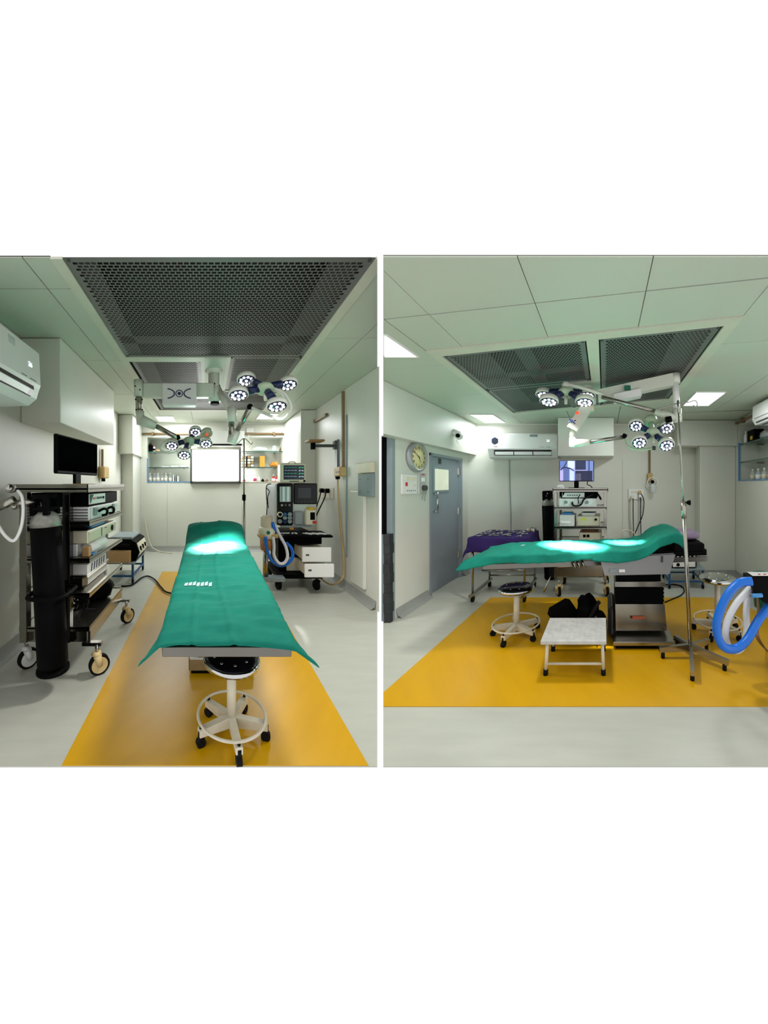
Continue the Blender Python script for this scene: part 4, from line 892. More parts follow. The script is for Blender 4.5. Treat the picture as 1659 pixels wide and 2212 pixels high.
# diffuser opening (its front and back edges are skewed to fit image coordinates)
fr = lambda u: 1.93 - .22 * u
bk_ = lambda u: 3.80 - .34 * u
G0, G1 = -1.29, .80
ceil2 = M()
for r in (rect(QL - .1, G0, NC2, QB), rect(G1, QR + .45, NC2, QB), [(G0, NC2), (G1, NC2), (G1, fr(G1)), (G0, fr(G0))], [(G0, bk_(G0)), (G1, bk_(G1)), (G1, QB), (G0, QB)]):
    ceil2.prism(clip(r, -1, CUT2, 0), H2 + .007, H2 + .010)
ceil2 = struct(ceil2, 'ceiling', JOINT)
def tile2(q):
    q = clip(q, -1, CUT2, 0)
    if len(q) > 2: M().prism(q, H2 + random.uniform(0, .002), H2 + .008).build('ceiling_tile', CEIL, ceil2)
def strips(us, vs, skew):
    for i in range(len(us) - 1):
        for j in range(len(vs) - 1):
            a, b, c, d = us[i] + .002, us[i + 1] - .002, vs[j] + .002, vs[j + 1] - .002
            tile2([(a, c - skew * a), (b, c - skew * b), (b, d - skew * b), (a, d - skew * a)])
for ua, ub in ((QL, -1.0), (-1.0, -.37), (-.37, .21), (.21, G1), (G1, QR)):                # the rows in front of the diffuser
    a, b = ua + .002, ub - .002
    tile2([(a, NC2), (b, NC2), (b, 1.57 - .175 * b - .004), (a, 1.57 - .175 * a - .004)])
    if ub <= G1: tile2([(max(a, G0), 1.57 - .175 * max(a, G0) + .004), (min(b, G1), 1.57 - .175 * b + .004), (min(b, G1), fr(b) - .004), (max(a, G0), fr(max(a, G0)) - .004)])
strips((QL, G0 - .004), (1.57, 2.25, 3.05, 3.85, QB - .5), .175)
strips((G1, 1.45, QR), (1.57, 2.25, 2.9, 3.55, 4.3), .175)
tile2([(G0, bk_(G0) + .004), (-.5, bk_(-.5) + .004), (-.5, QB), (G0, QB)]); tile2([(-.492, bk_(-.492) + .004), (.2, bk_(.2) + .004), (.2, QB), (-.492, QB)]); tile2([(.208, bk_(.208) + .004), (G1, bk_(G1) + .004), (G1, QB), (.208, QB)])
tile2([(QL, QB - .3), (G0 - .01, QB - .31), (G0 - .01, QB), (QL, QB)]); tile2([(G1 + .004, 4.18), (QR, 4.0), (QR, QB), (G1 + .004, QB)])
def Q(s0, s1, t0, t1):                        # plan quad inside the opening, s across 0..1, t front to back 0..1
    P = lambda s, t: (G0 + (G1 - G0) * s, fr(G0 + (G1 - G0) * s) * (1 - t) + bk_(G0 + (G1 - G0) * s) * t)
    return [P(s0, t0), P(s1, t0), P(s1, t1), P(s0, t1)]
diffuser('dark perforated steel air diffuser in four panels, seen across the table', [Q(.04, .555, .05, .46), Q(.605, .96, .05, .93), Q(.04, .44, .47, .94), Q(.44, .60, .66, .94)],
         [Q(0, 1, 0, .045), Q(0, 1, .945, 1), Q(0, .035, .045, .945), Q(.965, 1, .045, .945), Q(.56, .60, .045, .62)], [Q(.44, .60, .47, .655)],
         [Q(.04, .2, .05, .94), Q(.30, .36, .05, .46), Q(.84, .96, .05, .93), Q(.04, .56, .30, .36), Q(.04, .96, .80, .94)], Q(.01, .99, .01, .99), H2, .026, .024, .72, .72)
g = 'square LED ceiling panels around the perforated diffuser'
vL = HC * F / (CY - 752); led_panel('lit square ceiling panel nearest the clock wall', -1.58, vL - .03, H2, .17, .16, 5, g, (-1, CUT2, -.01))
vL = HC * F / (CY - 904); led_panel('lit square ceiling panel in front of the back-wall air conditioner', R2.u(1056, vL), vL, H2, .15, .26, 6.5, g)
vL = HC * F / (CY - 862); led_panel('lit square ceiling panel near the white box beam and right-hand shelves', R2.u(1518, vL), vL, H2, .15, .26, 13, g)

# --- doors
d2 = struct(M().box(QL - .08, QL - .035, D2A + .03, D2B - .03, .01, D2H - .03), 'door_1', DOORM)
fm = M(); fm.box(QL - .1, QL + .015, D2A, D2A + .035, 0, D2H); fm.box(QL - .1, QL + .015, D2B - .035, D2B, 0, D2H); fm.box(QL - .1, QL + .015, D2A, D2B, D2H - .035, D2H); fm.build('door_frame', DOORM, d2)
va, vb = rw2(943), rw2(972); wa, wb = R2.w(1059, 4.05), R2.w(1013, 4.05)
fm = M(); fm.box(QL - .04, QL - .022, va - .03, vb + .03, wa - .03, wb + .03, ch=.004); fm.build('window_frame', PANG, d2)
M().box(QL - .03, QL - .019, va, vb, wa, wb).build('window_pane', mat('lit_pane', (222, 222, 200), .2, emit=.35), d2)
hv = rw2(942); M().cyl((QL + .02, hv, 1.03), (QL + .02, hv, 1.30), .011, n=10).build('pull_handle', CHROME, d2)
for w in (1.05, 1.28): M().cyl((QL - .04, hv, w), (QL + .02, hv, w), .009, n=8).build('handle_stud', CHROME, d2)
M().box(QL - .035, QL - .02, rw2(955) - .03, rw2(955) + .02, 1.68, 1.75).build('door_bolt', GREY, d2)
for w in (.3, .95, 1.55): M().box(QL - .04, QL - .005, D2B - .06, D2B - .035, w, w + .10).build('hinge', STEEL, d2)
d1 = struct(M().prism(clip(rect(QL - .09, QL - .05, 2.85, D1B - .05), -1, CUT2, 0), .01, 1.88), 'door_2', DOORM)
fm = M(); fm.box(QL - .1, QL + .012, D1B - .045, D1B + .004, 0, 1.90, ch=.004); fm.build('door_jamb', PANG, d1)
fm = M()
for k in range(9): fm.box(QL - .05, QL + .014, D1B - .075 - .006 * (k % 3), D1B - .035 + .008 * ((k * 5) % 3), .0 + .10 * k, .10 + .10 * k)
fm.build('chipped_edge', DOORD, d1)
M().box(QL - .06, QL - .04, D1B - .09, D1B - .05, .9, 1.88).build('door_seal', BLACK, d1)

# --- clock, switches, camera
cv0 = rw2(896); ck = T('wall_clock', 'round silver wall clock with cream face beside the grey door', 'clock', (QL, cv0, 1.55)); co = (QL, cv0, 1.715)
m = M().look(co, (1, 0, 0)); m.lathe((0, 0, 0), [(.165, 0), (.172, .03), (.165, .055), (.140, .06), (.138, .040)], 36); m.build('rim', mat('silver_plastic', (168, 170, 172), .35, .4), ck)
m = M().look(co, (1, 0, 0)); m.lathe((0, 0, 0), [(.139, .041), (.138, .046), (.001, .047)], 36); m.build('face', CLOCKF, ck)
m = M()
for k in range(1, 13):
    a = math.radians(90 - 30 * k); m.text(str(k), .042, (QL + .049, cv0 + .108 * math.cos(a), co[2] + .108 * math.sin(a)), (0, 1, 0), (0, 0, 1), .001)
m.build('numerals', GREY, ck)
for nm, ang, L in (('hour_hand', -65, .065), ('minute_hand', 148, .10)):
    a = math.radians(ang); m = M(); d = Vector((0, math.cos(a), math.sin(a))); s_ = Vector((0, -d.z, d.y)) * .005; o = Vector((QL + .052, cv0, co[2])); m.add([o - d * .02 - s_, o - d * .02 + s_, o + d * L + s_ * .4, o + d * L - s_ * .4], [(0, 1, 2, 3)]); m.build(nm, BLACK, ck)
sv = rw2(882); t = T('switch_board', 'white switchboard with small rockers under the wall clock', 'switchboard', (QL, sv, 1.3)); M().box(QL, QL + .02, sv - .13, sv + .13, R2.w(1067, sv), R2.w(1025, sv), ch=.004).build('plate', WHITE, t)
for k in range(6): M().box(QL + .02, QL + .026, sv - .07 + .03 * k, sv - .05 + .03 * k, R2.w(1038, sv), R2.w(1030, sv)).build('rocker', CREAM, t)
for k in range(5): M().cyl((QL + .02, sv - .05 + .035 * k, R2.w(1060, sv)), (QL + .022, sv - .05 + .035 * k, R2.w(1060, sv)), .007, n=8).build('socket_hole', GREY, t)
M().box(QL + .02, QL + .026, sv - .08, sv - .05, R2.w(1050, sv), R2.w(1042, sv)).build('red_switch', RED, t); M().cyl((QL + .02, sv + .08, R2.w(1047, sv)), (QL + .03, sv + .08, R2.w(1047, sv)), .016, n=12).build('dimmer', CREAM, t)
sv = rw2(910); t = T('control_panel', 'steel control plate with round knob and hanging wires beside the clock', 'control panel', (QL, sv, 1.3)); M().box(QL, QL + .02, sv - .075, sv + .075, R2.w(1067, sv), R2.w(1021, sv), ch=.004).build('plate', mat('brushed_plate', (196, 196, 190), .4, .3), t); M().box(QL + .02, QL + .024, sv - .03, sv + .035, R2.w(1040, sv), R2.w(1032, sv)).build('display', PAPER, t); M().cyl((QL + .02, sv + .01, R2.w(1054, sv)), (QL + .055, sv + .01, R2.w(1054, sv)), .032, n=14).build('knob', GREY, t); M().box(QL + .02, QL + .023, sv - .03, sv + .03, R2.w(1026, sv), R2.w(1024, sv)).build('red_lettering', RED, t)
for k in range(2): M().tube([(QL + .05, sv + .03 * k, R2.w(1060, sv)), (QL + .03, sv - .02 + .05 * k, R2.w(1072, sv)), (QL + .012, sv + .05 * k, R2.w(1080 + 3 * k, sv))], .004, n=6).build('wire', PANG, t)
p0 = (-1.97, 4.15, 2.2); t = T('security_camera', 'white round security camera under the beam in the back left corner', 'camera', (p0[0], p0[1], 2.02)); vC = 4.15; cu = -1.97
M().cyl((-2.05, vC, R2.w(934, vC)), (cu, vC, R2.w(938, vC)), .045, n=18).build('mount', WHITE, t); M().ball((cu, vC, R2.w(941, vC)), .056, 16, 10).build('ball_housing', WHITE, t); M().cyl((cu + .008, vC - .045, R2.w(942, vC)), (cu + .010, vC - .062, R2.w(942.5, vC)), .028, n=14).build('lens', BLACK, t); M().tube([(cu, vC, R2.w(946, vC)), (cu - .03, vC, R2.w(952, vC)), (cu - .01, vC, R2.w(958, vC))], .004, n=6).build('wire', WHITE, t)

# --- air conditioners
va = 4.66; a0, a1 = R2.u(1054, va), R2.u(1204, va); wt, wbm = R2.w(936, va), R2.w(990, va)
ac = T('air_conditioner', 'white split air conditioner with dark hexagon badge on the back wall', 'air conditioner', ((a0 + a1) / 2, QB, wbm))
hh = wt - wbm
M().side([(QB, wt), (va + .02, wt), (va, wt - .02), (va - .012, wbm + hh * .38), (va + .01, wbm + hh * .28), (va + .05, wbm + .02), (va + .12, wbm), (QB, wbm)], a0, a1, 'u').build('body', WHITE, ac)
M().side([(va - .014, wbm + hh * .33), (va - .004, wbm + hh * .14), (va + .06, wbm + hh * .1), (va + .06, wbm + hh * .33)], a0 + .10, a1 - .09, 'u').build('air_outlet', GLOSSB, ac)
for k in range(3): M().side([(va - .020, wbm + hh * .26), (va - .012, wbm + hh * .14), (va + .0, wbm + hh * .13), (va - .010, wbm + hh * .26)], a0 + .115 + .29 * k, a0 + .39 + .29 * k, 'u').build('louvre', WHITE, ac)
hx = M().side([(a0 + .11 + .055 * math.cos(math.pi / 6 + i * math.pi / 3), wbm + hh * .70 + .055 * math.sin(math.pi / 6 + i * math.pi / 3)) for i in range(6)], va - .016, va - .003, 'v').build('hexagon_badge', mat('hexagon_badge', (44, 52, 70), .4), ac)
m = M(); m.box(a0 + .09, a0 + .15, va - .014, va - .005, wbm + hh * .46, wbm + hh * .48); m.box(a1 - .27, a1 - .20, va - .016, va - .005, wbm + hh * .44, wbm + hh * .455); m.box(a1 - .17, a1 - .10, va - .016, va - .005, wbm + hh * .44, wbm + hh * .455); m.build('maker_lettering', PANG, ac)
m = M(); m.text('26', .05, (a1 - .14, va - .012, wbm + hh * .70), (1, 0, 0), (0, 0, 1)); m.build('temperature_display', DIGIT, ac)
M().box(a1 - .42, a1 - .30, va - .006, va + .001, wbm + hh * .86, wbm + hh * .95).build('rating_label', PANG, ac)
M().tube([(R2.u(1101, QB), QB - .012, 1.80), (R2.u(1102, QB), QB - .012, 1.4), (R2.u(1104, QB), QB - .012, .9), (R2.u(1103, QB), QB - .012, .3)], .006, n=6).thing('wall_wire', PANG, 'thin grey wire dropping from the back-wall air conditioner', 'wire')
ac = T('air_conditioner', 'white split air conditioner at the right edge above the glass shelves', 'air conditioner', (QR, 3.9, 2.0))
prof = [(QR, 2.355), (QR - .19, 2.355), (QR - .22, 2.33), (QR - .225, 2.17), (QR - .19, 2.11), (QR, 2.11)]
vn = (QR - .22) * F / (1626 - R2.vx)
M().side(prof, vn - .95, vn, 'v').build('body', WHITE, ac); M().side([(QR - .228, 2.18), (QR - .20, 2.125), (QR - .12, 2.105), (QR - .12, 2.15)], vn - .9, vn - .05, 'v').build('air_outlet', GREY, ac)
yy = R2.w(893, QB); m = M(); m.tube([(QR - .03, 2.9, 2.315), (QR - .03, 4.56, 2.315)], .018, n=8, res=1)
for v in (4.35,): m.box(QR - .055, QR, v - .02, v + .02, 2.28, 2.35)
m.thing('wall_pipe', PIPE, 'brown pipe along the beam above the right-hand glass shelves', 'pipe')

# --- surgical light
V2 = 2.98; pc = lambda x, y, v=V2: R2.p(x, y, v)
sl = T('surgical_light', 'twin-headed surgical light with long white beam, seen across the table', 'surgical light', pc(1270, 832)[:2] + (H2,)); cu = R2.u(1270, V2)
m = M(); m.lathe((cu, V2, H2 - .03), [(.055, .03), (.052, .012), (.04, 0)], 20); m.cyl((cu, V2, H2 - .01), (cu, V2, R2.w(862, V2)), .036, n=16); m.cyl((cu + .02, V2, R2.w(850, V2)), (cu + .02, V2, R2.w(872, V2)), .062, n=16); m.build('ceiling_column', LAMPW, sl)
def beam(a, b, ht, dp, name, par, mt=LAMPW):
    a, b = Vector(a), Vector(b); d = (b - a).normalized(); s = Vector((0, 1, 0)) * dp; n_ = d.cross(Vector((0, 1, 0))).normalized() * ht
    vs = [P + x * s + y * n_ for P in (a, b) for x in (-1, 1) for y in (-1, 1)]
    return M().add(vs, [(0, 1, 3, 2), (4, 6, 7, 5), (0, 4, 5, 1), (2, 3, 7, 6), (1, 5, 7, 3), (0, 2, 6, 4)]).build(name, mt, par)
bm = beam(pc(1292, 856, 2.9), pc(1452, 822, 2.64), .050, .045, 'swing_arm', sl)
M().frame(pc(1356, 838, 2.74)).box(-.03, .03, -.004, .004, -.022, .022).build('dark_label', GREEN, bm)
beam(pc(1326, 862, 2.82), pc(1384, 850, 2.74), .032, .05, 'arm_cover', sl, WHITE)
m = M(); m.cyl(pc(1458, 808, 2.64), pc(1459, 828, 2.64), .042, n=16); m.c = 1; m.cyl(pc(1459, 826, 2.64), pc(1462, 888, 2.64), .028, n=14); m.c = 0; m.cyl(pc(1462, 884, 2.64), pc(1464, 911, 2.64), .040, n=14); m.build('drop_post', [LAMPW, WHITE], sl)
m = M(); m.cyl(pc(1464, 905, 2.64), pc(1415, 888, 2.66), .036, .028, n=14); m.c = 1; m.cyl(pc(1416, 888, 2.66), pc(1300, 858, 2.74), .018, n=12); m.c = 2; m.cyl(pc(1450, 905, 2.60), pc(1438, 908, 2.60), .027, n=10); m.build('spring_arm', [LAMPW, STEEL, BLACK], sl)
m = M(); m.tube([pc(1302, 862, 2.78), pc(1303, 853, 2.78), pc(1290, 848, 2.75), pc(1250, 836, 2.72), pc(1222, 830, 2.72)], .016, n=8); m.ball(pc(1222, 832, 2.72), .035); m.build('head_yoke', LAMPW, sl)
h1 = light_head(sl, pc(1223, 850, 2.72), (0, -.22, -.97), [pc(1186, 866, 2.60), pc(1263, 867, 2.60), pc(1176, 852, 2.84), pc(1268, 853, 2.86)], .082)
m = M(); m.cyl(pc(1275, 876, 2.95), pc(1275, 888, 2.95), .035, n=14); m.build('lower_hub', CREAM, sl)
bb = beam(pc(1268, 880, 2.95), pc(1236, 928, 2.8), .05, .04, 'swing_arm', sl)
lgm = M(); ring_logo(lgm, pc(1236, 910, 2.72), (.75, 0, -.2), (.2, 0, .9), .028); lgm.build('arc_logo', NAVY, bb)
M().ball(pc(1247, 892, 2.76), .015).build('red_indicator', REDL, bb)
m = M(); m.cyl(pc(1236, 926, 2.8), pc(1235, 950, 2.8), .024, n=12); m.box(*[x for q in ((R2.u(1231, 2.8), R2.u(1244, 2.8)), (2.76, 2.84), (R2.w(966, 2.8), R2.w(946, 2.8))) for x in q], ch=.006); m.build('drop_post', LAMPW, sl)
m = M(); m.cyl(pc(1240, 958, 2.76), pc(1274, 955, 2.76), .040, .026, n=14); m.c = 1; m.cyl(pc(1272, 955, 2.76), pc(1348, 944, 2.76), .018, n=12); m.c = 2; m.cyl(pc(1347, 947, 2.76), pc(1351, 938, 2.76), .022, n=10); m.build('spring_arm', [LAMPW, STEEL, BLACK], sl)
m = M(); m.tube([pc(1350, 944, 2.76), pc(1354, 958, 2.74), pc(1366, 969, 2.72), pc(1390, 971, 2.72), pc(1411, 968, 2.72)], .012, n=8); m.c = 1; m.cyl(pc(1412, 972, 2.72), pc(1413, 964, 2.72), .018, n=8); m.build('head_yoke', [LAMPG, GREY], sl)
h2 = light_head(sl, pc(1410, 938, 2.70), (0, -.62, -.78), [pc(1374, 919, 2.76), pc(1440, 924, 2.76), pc(1381, 955, 2.62), pc(1440, 961, 2.60)], .070, tail=pc(1406, 911, 2.78))
lamp(h1, 'SPOT', 'operating_beam', pc(1223, 890, 2.66), 7500, (1, 1, .98), .05, target=(R2.u(1235, 2.93), 2.93, .78), angle=27, blend=1.)
lamp(h1, 'SPOT', 'added_wide_spot', pc(1223, 892, 2.66), 80, (1, .98, .94), .10, target=(R2.u(1235, 2.2), 2.2, 0), angle=125, blend=.8)  # second source added to this head, brightens the floor in front of the table
lamp(h2, 'SPOT', 'operating_beam', pc(1408, 975, 2.58), 2000, (1, 1, .98), .04, target=(R2.u(1345, 2.96), 2.96, .80), angle=20, blend=1.)
# ================================================================ ROOM TWO : furniture
# --- trolley at the back wall
tr = T('equipment_trolley', 'stainless endoscopy trolley with monitor standing against the back wall', 'trolley', (-.28, 4.15, 0)); C0, C1, CV, CE = -.63, .03, 3.86, 4.36
sw = [R2.w(1057, CV), R2.w(1096, CV), R2.w(1138, CV), .66, .42]
for k, w in enumerate(sw[:4]): tray(tr, C0 - (.02 if k == 0 else 0), C1 + (.02 if k == 0 else 0), CV, CE, w, .014 if k == 0 else .006)
M().box(C0 + .03, C1 - .03, CV - .01, CE, R2.w(1248, CV), R2.w(1214, CV), ch=.02).build('bottom_basket', STEEL, tr)
for u in (C0 + .015, C1 - .015):
    for v in (CV + .02, CE - .02): M().box(u - .018, u + .018, v - .016, v + .016, .2, sw[0] - .012, ch=.003).build('post', STEEL, tr)
for u in (C0 + .06, C1 + .0):
    for v in (CV - .01, CE - .04): caster(tr, (u, v), .062, ax=(1, .35, 0), stem=CHROME, stem_h=.12)
m = M(); M().tube([(C0 + .05, CV - .012, .46), (C1 - .05, CV - .012, .46)], .008, n=6, res=1).build('push_bar', CHROME, tr)
def console2(name, label, u0, u1, v0, v1, w0, w1, body, face, cat='console', fu_=None):
    t = T(name, label, cat, ((u0 + u1) / 2, (v0 + v1) / 2, w0)); M().box(u0, u1, v0, v1, w0, w1, ch=.005).build('case', body, t)
    if face is not None: M().box(*(fu_ or (u0 + .012, u1 - .012)), v0 - .005, v0, w0 + .008, w1 - .008, ch=.002).build('front_panel', face, t)
    return t
U2 = lambda x: R2.u(x, CV); Z2 = lambda y: R2.w(y, CV)
t = console2('insufflator_console', 'console with green corner triangle on the top shelf of back-wall trolley', U2(1210), U2(1290), CV + .06, CE - .04, Z2(1076.5), Z2(1063), BLACK, WHITE, fu_=(U2(1213), U2(1262)))
t2v = CV + .053; m = M(); m.add([(U2(1214), t2v, Z2(1064.5)), (U2(1219), t2v, Z2(1064.5)), (U2(1214), t2v, Z2(1073))], [(0, 1, 2), (2, 1, 0)]); m.build('green_triangle', GREEN, t)
for k in range(5): M().box(U2(1224 + 5 * k), U2(1227 + 5 * k), CV + .05, CV + .055, Z2(1071), Z2(1069)).build('button', GREY, t)
t = console2('light_source', 'white light-source case with black carry handle on back-wall trolley', U2(1206), U2(1288), CV + .03, CE - .04, sw[1] + .002, Z2(1077), WHITE, WHITE)
for x in (1222, 1268): M().cyl((U2(x), CV + .015, Z2(1085)), (U2(x), CV + .026, Z2(1085)), .022, n=14).build('port', PANG, t)
M().tube([(U2(1236), CV + .02, Z2(1085)), (U2(1238), CV - .01, Z2(1091)), (U2(1247), CV - .02, Z2(1093)), (U2(1256), CV - .01, Z2(1089)), (U2(1262), CV, Z2(1078)), (U2(1275), CV + .02, Z2(1071)), (U2(1281), CV + .03, Z2(1068))], .011, n=8).build('cable', RUB, t)
M().tube([(U2(1253), CV + .03, Z2(1068)), (U2(1249), CV + .0, Z2(1076)), (U2(1250), CV + .0, Z2(1088))], .006, n=6).build('cable', RUB, t)
for k, (x0, x1, y1, lb, mt) in enumerate(((1208, 1240, 1120, 'open white glove carton on the middle shelf of back-wall trolley', PAPER),)):
    t = T('glove_carton', lb, 'carton', (U2(1225), CV + .1, sw[2])); M().box(U2(x0), U2(x1), CV + .04, CV + .30, sw[2] + .002, Z2(1113), ch=.004).build('carton', mt, t); M().box(U2(1212), U2(1236), CV + .06, CV + .2, Z2(1113), Z2(1108), ch=.01).build('blue_gloves', BLUEP, t)
    M().add([(U2(1209), CV + .03, Z2(1125)), (U2(1233), CV + .03, Z2(1126)), (U2(1230), CV + .01, Z2(1131)), (U2(1212), CV + .01, Z2(1130))], [(0, 1, 2, 3), (3, 2, 1, 0)]).build('torn_flap', PAPER, t)
t = console2('camera_console', 'beige camera console with yellow sticker on back-wall trolley', U2(1245), U2(1296), CV + .05, CE - .04, sw[2] + .002, Z2(1116), CREAM, CREAM); M().cyl((U2(1287), CV + .035, Z2(1123)), (U2(1287), CV + .046, Z2(1123)), .016, n=14).build('port', BLACK, t); M().box(U2(1254), U2(1265), CV + .042, CV + .046, Z2(1125), Z2(1121)).build('yellow_sticker', mat('yellow_sticker', (220, 226, 60), .6), t)
t = T('white_tray', 'white plastic tray on the beige camera console', 'tray', (U2(1270), CV + .2, Z2(1116))); M().box(U2(1255), U2(1286), CV + .08, CV + .28, Z2(1116), Z2(1109), ch=.015).build('tray', WHITE, t); M().box(U2(1254), U2(1287), CV + .075, CV + .285, Z2(1110), Z2(1109)).build('rim', WHITE, t)
t = console2('recorder_unit', 'cream recorder with two dark windows on lower shelf behind the drape', U2(1250), U2(1300), CV + .05, CE - .04, .665, Z2(1152), CREAM, CREAM)
for x in (1259, 1267): M().box(U2(x), U2(x + 6), CV + .04, CV + .046, Z2(1162), Z2(1156)).build('dark_window', BLACK, t)
M().box(U2(1256), U2(1292), CV + .08, CV + .30, Z2(1152), Z2(1146), ch=.006).thing('brown_case', mat('brown_case', (110, 66, 40), .6), 'brown case lying on the cream recorder', 'case')
bag('crumpled white wrapper on the top of the back-wall trolley', (U2(1208), CV + .14, sw[0] + .004), .05, .06, .03, PAPER, 6.4, 'wrapper', 'wrapper')
# --- monitor showing a picture
mo = T('monitor', 'flat-screen monitor showing a bluish room picture on the back-wall trolley', 'monitor', (U2(1245), CV + .2, sw[0])); mv = CV + .16; um = lambda x: R2.u(x, mv); zm = lambda y: R2.w(y, mv)
M().box(um(1208), um(1283), mv, mv + .035, zm(1040), zm(994.5), ch=.006).build('housing', BLACK, mo)
M().box(um(1240), um(1250), mv + .005, mv + .03, sw[0] + .02, zm(1038), ch=.004).build('neck', BLACK, mo); M().box(um(1228), um(1262), mv - .06, mv + .1, sw[0] + .002, sw[0] + .02, ch=.005).build('foot', BLACK, mo)
E = lambda n_, c, e=.8: mat('picture_' + n_, c, .3, emit=e, var=.02)
sx = lambda a: um(1209.5 + a * 72); sz = lambda b: zm(1038.5 - b * 43)
scn = M().box(sx(0), sx(1), mv - .003, mv + .002, sz(0), sz(1)).build('screen', E('lilac', (150, 150, 205)), mo)
for n_, c, a0, a1, b0, b1 in (('deep', (36, 42, 74), .46, .78, .55, 1.), ('navy', (30, 32, 60), .46, .98, 0, .50), ('white', (235, 236, 250), .48, .63, .02, .36), ('pale', (205, 208, 240), .24, .44, .62, 1.), ('slate', (84, 92, 150), .10, .28, 0, .62), ('violet', (176, 160, 220), .0, .1, 0, .5), ('mid', (100, 112, 172), .0, .22, .62, 1.), ('ice', (190, 200, 240), .30, .42, .0, .6), ('steel', (110, 124, 180), .80, 1., .5, 1.), ('line', (60, 66, 110), .86, .89, .1, 1.)):
    M().box(sx(a0), sx(a1), mv - .005, mv - .003, sz(b0), sz(b1)).build('picture_patch', E(n_, c), scn)
m = M(); m.tube([(sx(.02), mv - .006, sz(.55)), (sx(.14), mv - .006, sz(.66)), (sx(.30), mv - .006, sz(.62)), (sx(.42), mv - .006, sz(.5))], .008, n=6); m.tube([(sx(.1), mv - .006, sz(.62)), (sx(.22), mv - .006, sz(.98))], .006, n=6, res=1); m.build('picture_tubing', E('tubing', (40, 40, 70)), scn)
M().tube([(um(1270), mv + .04, zm(1038)), (um(1268), mv + .05, zm(1046)), (um(1276), mv + .03, zm(1050)), (um(1279), mv, zm(1054))], .006, n=6).build('cable', RUB, mo)
cylinder('tall dark gas cylinder standing left of the back-wall trolley', (-.80, 4.55, 0), (-.845, 4.55, 1.31), .088)
M().tube([(U2(1290), CV + .03, Z2(1066)), (U2(1296), CV - .005, Z2(1074)), (U2(1298), CV - .01, Z2(1079)), (U2(1294), CV, Z2(1072))], .012, n=8).thing('hanging_camera_head', BLACK, 'black camera head hanging at the right of the back-wall trolley', 'camera head')
# --- back-wall sockets
t = T('socket_board', 'white socket board with plugs and dangling leads on the back wall', 'socket', (R2.u(1374, QB), QB, 1.2)); ub = lambda x: R2.u(x, QB - .02); zb = lambda y: R2.w(y, QB - .02)
M().box(ub(1357.5), ub(1391), QB - .02, QB, zb(1079), zb(1056.5), ch=.004).build('plate', WHITE, t)
for k in range(5): M().box(ub(1363.5 + 3 * k), ub(1365.5 + 3 * k), QB - .025, QB - .02, zb(1065), zb(1061)).build('rocker', CREAM, t)
for x, y, mt in ((1366, 1073, CREAM), (1382, 1063, TAN), (1382, 1071, WHITE)): M().cyl((ub(x), QB - .02, zb(y)), (ub(x), QB - .07, zb(y)), .024, n=12).build('plug', mt, t)
for k, pts in enumerate(([(1363, 1074), (1363, 1110), (1365, 1160)], [(1367, 1076), (1367, 1110), (1368, 1160)], [(1383, 1073), (1383, 1110), (1384, 1160)], [(1383, 1065), (1390, 1080), (1388, 1110), (1378, 1135), (1370, 1155)])):
    M().tube([(ub(x), QB - .06, zb(y)) for x, y in pts], .007, n=6).build('lead', (CREAM, BLACK, BLACK, BLACK)[k], t)
M().tube([(ub(1336), QB - .10, zb(1160)), (ub(1342), QB - .1, zb(1147)), (ub(1355), QB - .1, zb(1143)), (ub(1368), QB - .1, zb(1149)), (ub(1372), QB - .1, zb(1160))], .010, n=6).thing('white_tube_loop', CREAM, 'loop of cream tubing against the back wall behind the drape', 'tubing')
t = T('oxygen_flowmeter', 'clear suction jar and tubing hanging from tan outlet on the back wall', 'suction jar', (ub(1404), QB, 1.35)); M().box(ub(1399), ub(1409), QB - .06, QB, zb(1040), zb(1022), ch=.008).build('outlet', TAN, t); M().box(ub(1402), ub(1405.5), QB - .03, QB, zb(1022), 1.985).build('conduit', PIPE, t)
M().lathe((ub(1409), QB - .10, zb(1065)), [(.03, 0), (.045, .02), (.045, .12), (.03, .14)], 14).build('jar', CLEAR, t); M().tube([(ub(1409) + .085 * math.cos(a), QB - .08, zb(1042) + .075 * math.sin(a)) for a in [2 * math.pi * i / 12 for i in range(12)]], .007, n=6, res=2, closed=True).build('coiled_tube', WHITE, t); M().ball((ub(1408), QB - .09, zb(1041)), .03).build('valve', BLACK, t)

# --- instrument trolley with the purple cloth
it = T('instrument_trolley', 'steel instrument trolley covered by the purple cloth, beside the grey door', 'trolley', (-1.28, 3.9, 0)); I0, I1, J0, J1, IH = -1.60, -.92, 3.62, 4.22, .765
M().box(I0, I1, J0, J1, IH - .025, IH, ch=.004).build('top', STEEL, it)
for u in (I0 + .03, I1 - .03):
    for v in (J0 + .03, J1 - .03): lg = M().cyl((u, v, .06), (u, v, IH - .02), .014, n=10).build('leg', STEEL, it); M().cyl((u - .012, v, .036), (u + .012, v, .036), .036, n=14).build('castor', RUB, lg)
for u in (I0 + .03, I1 - .03): M().box(u - .016, u + .016, J0 - .06, J1 + .04, .075, .11, ch=.003).build('foot_rail', STEEL, it)
M().cyl((I0 + .03, (J0 + J1) / 2, .30), (I1 - .03, (J0 + J1) / 2, .30), .012, n=8).build('stretcher', STEEL, it); M().cyl((I0 + .03, J1 - .03, .16), (I1 - .03, J1 - .03, .16), .012, n=8).build('stretcher', STEEL, it)
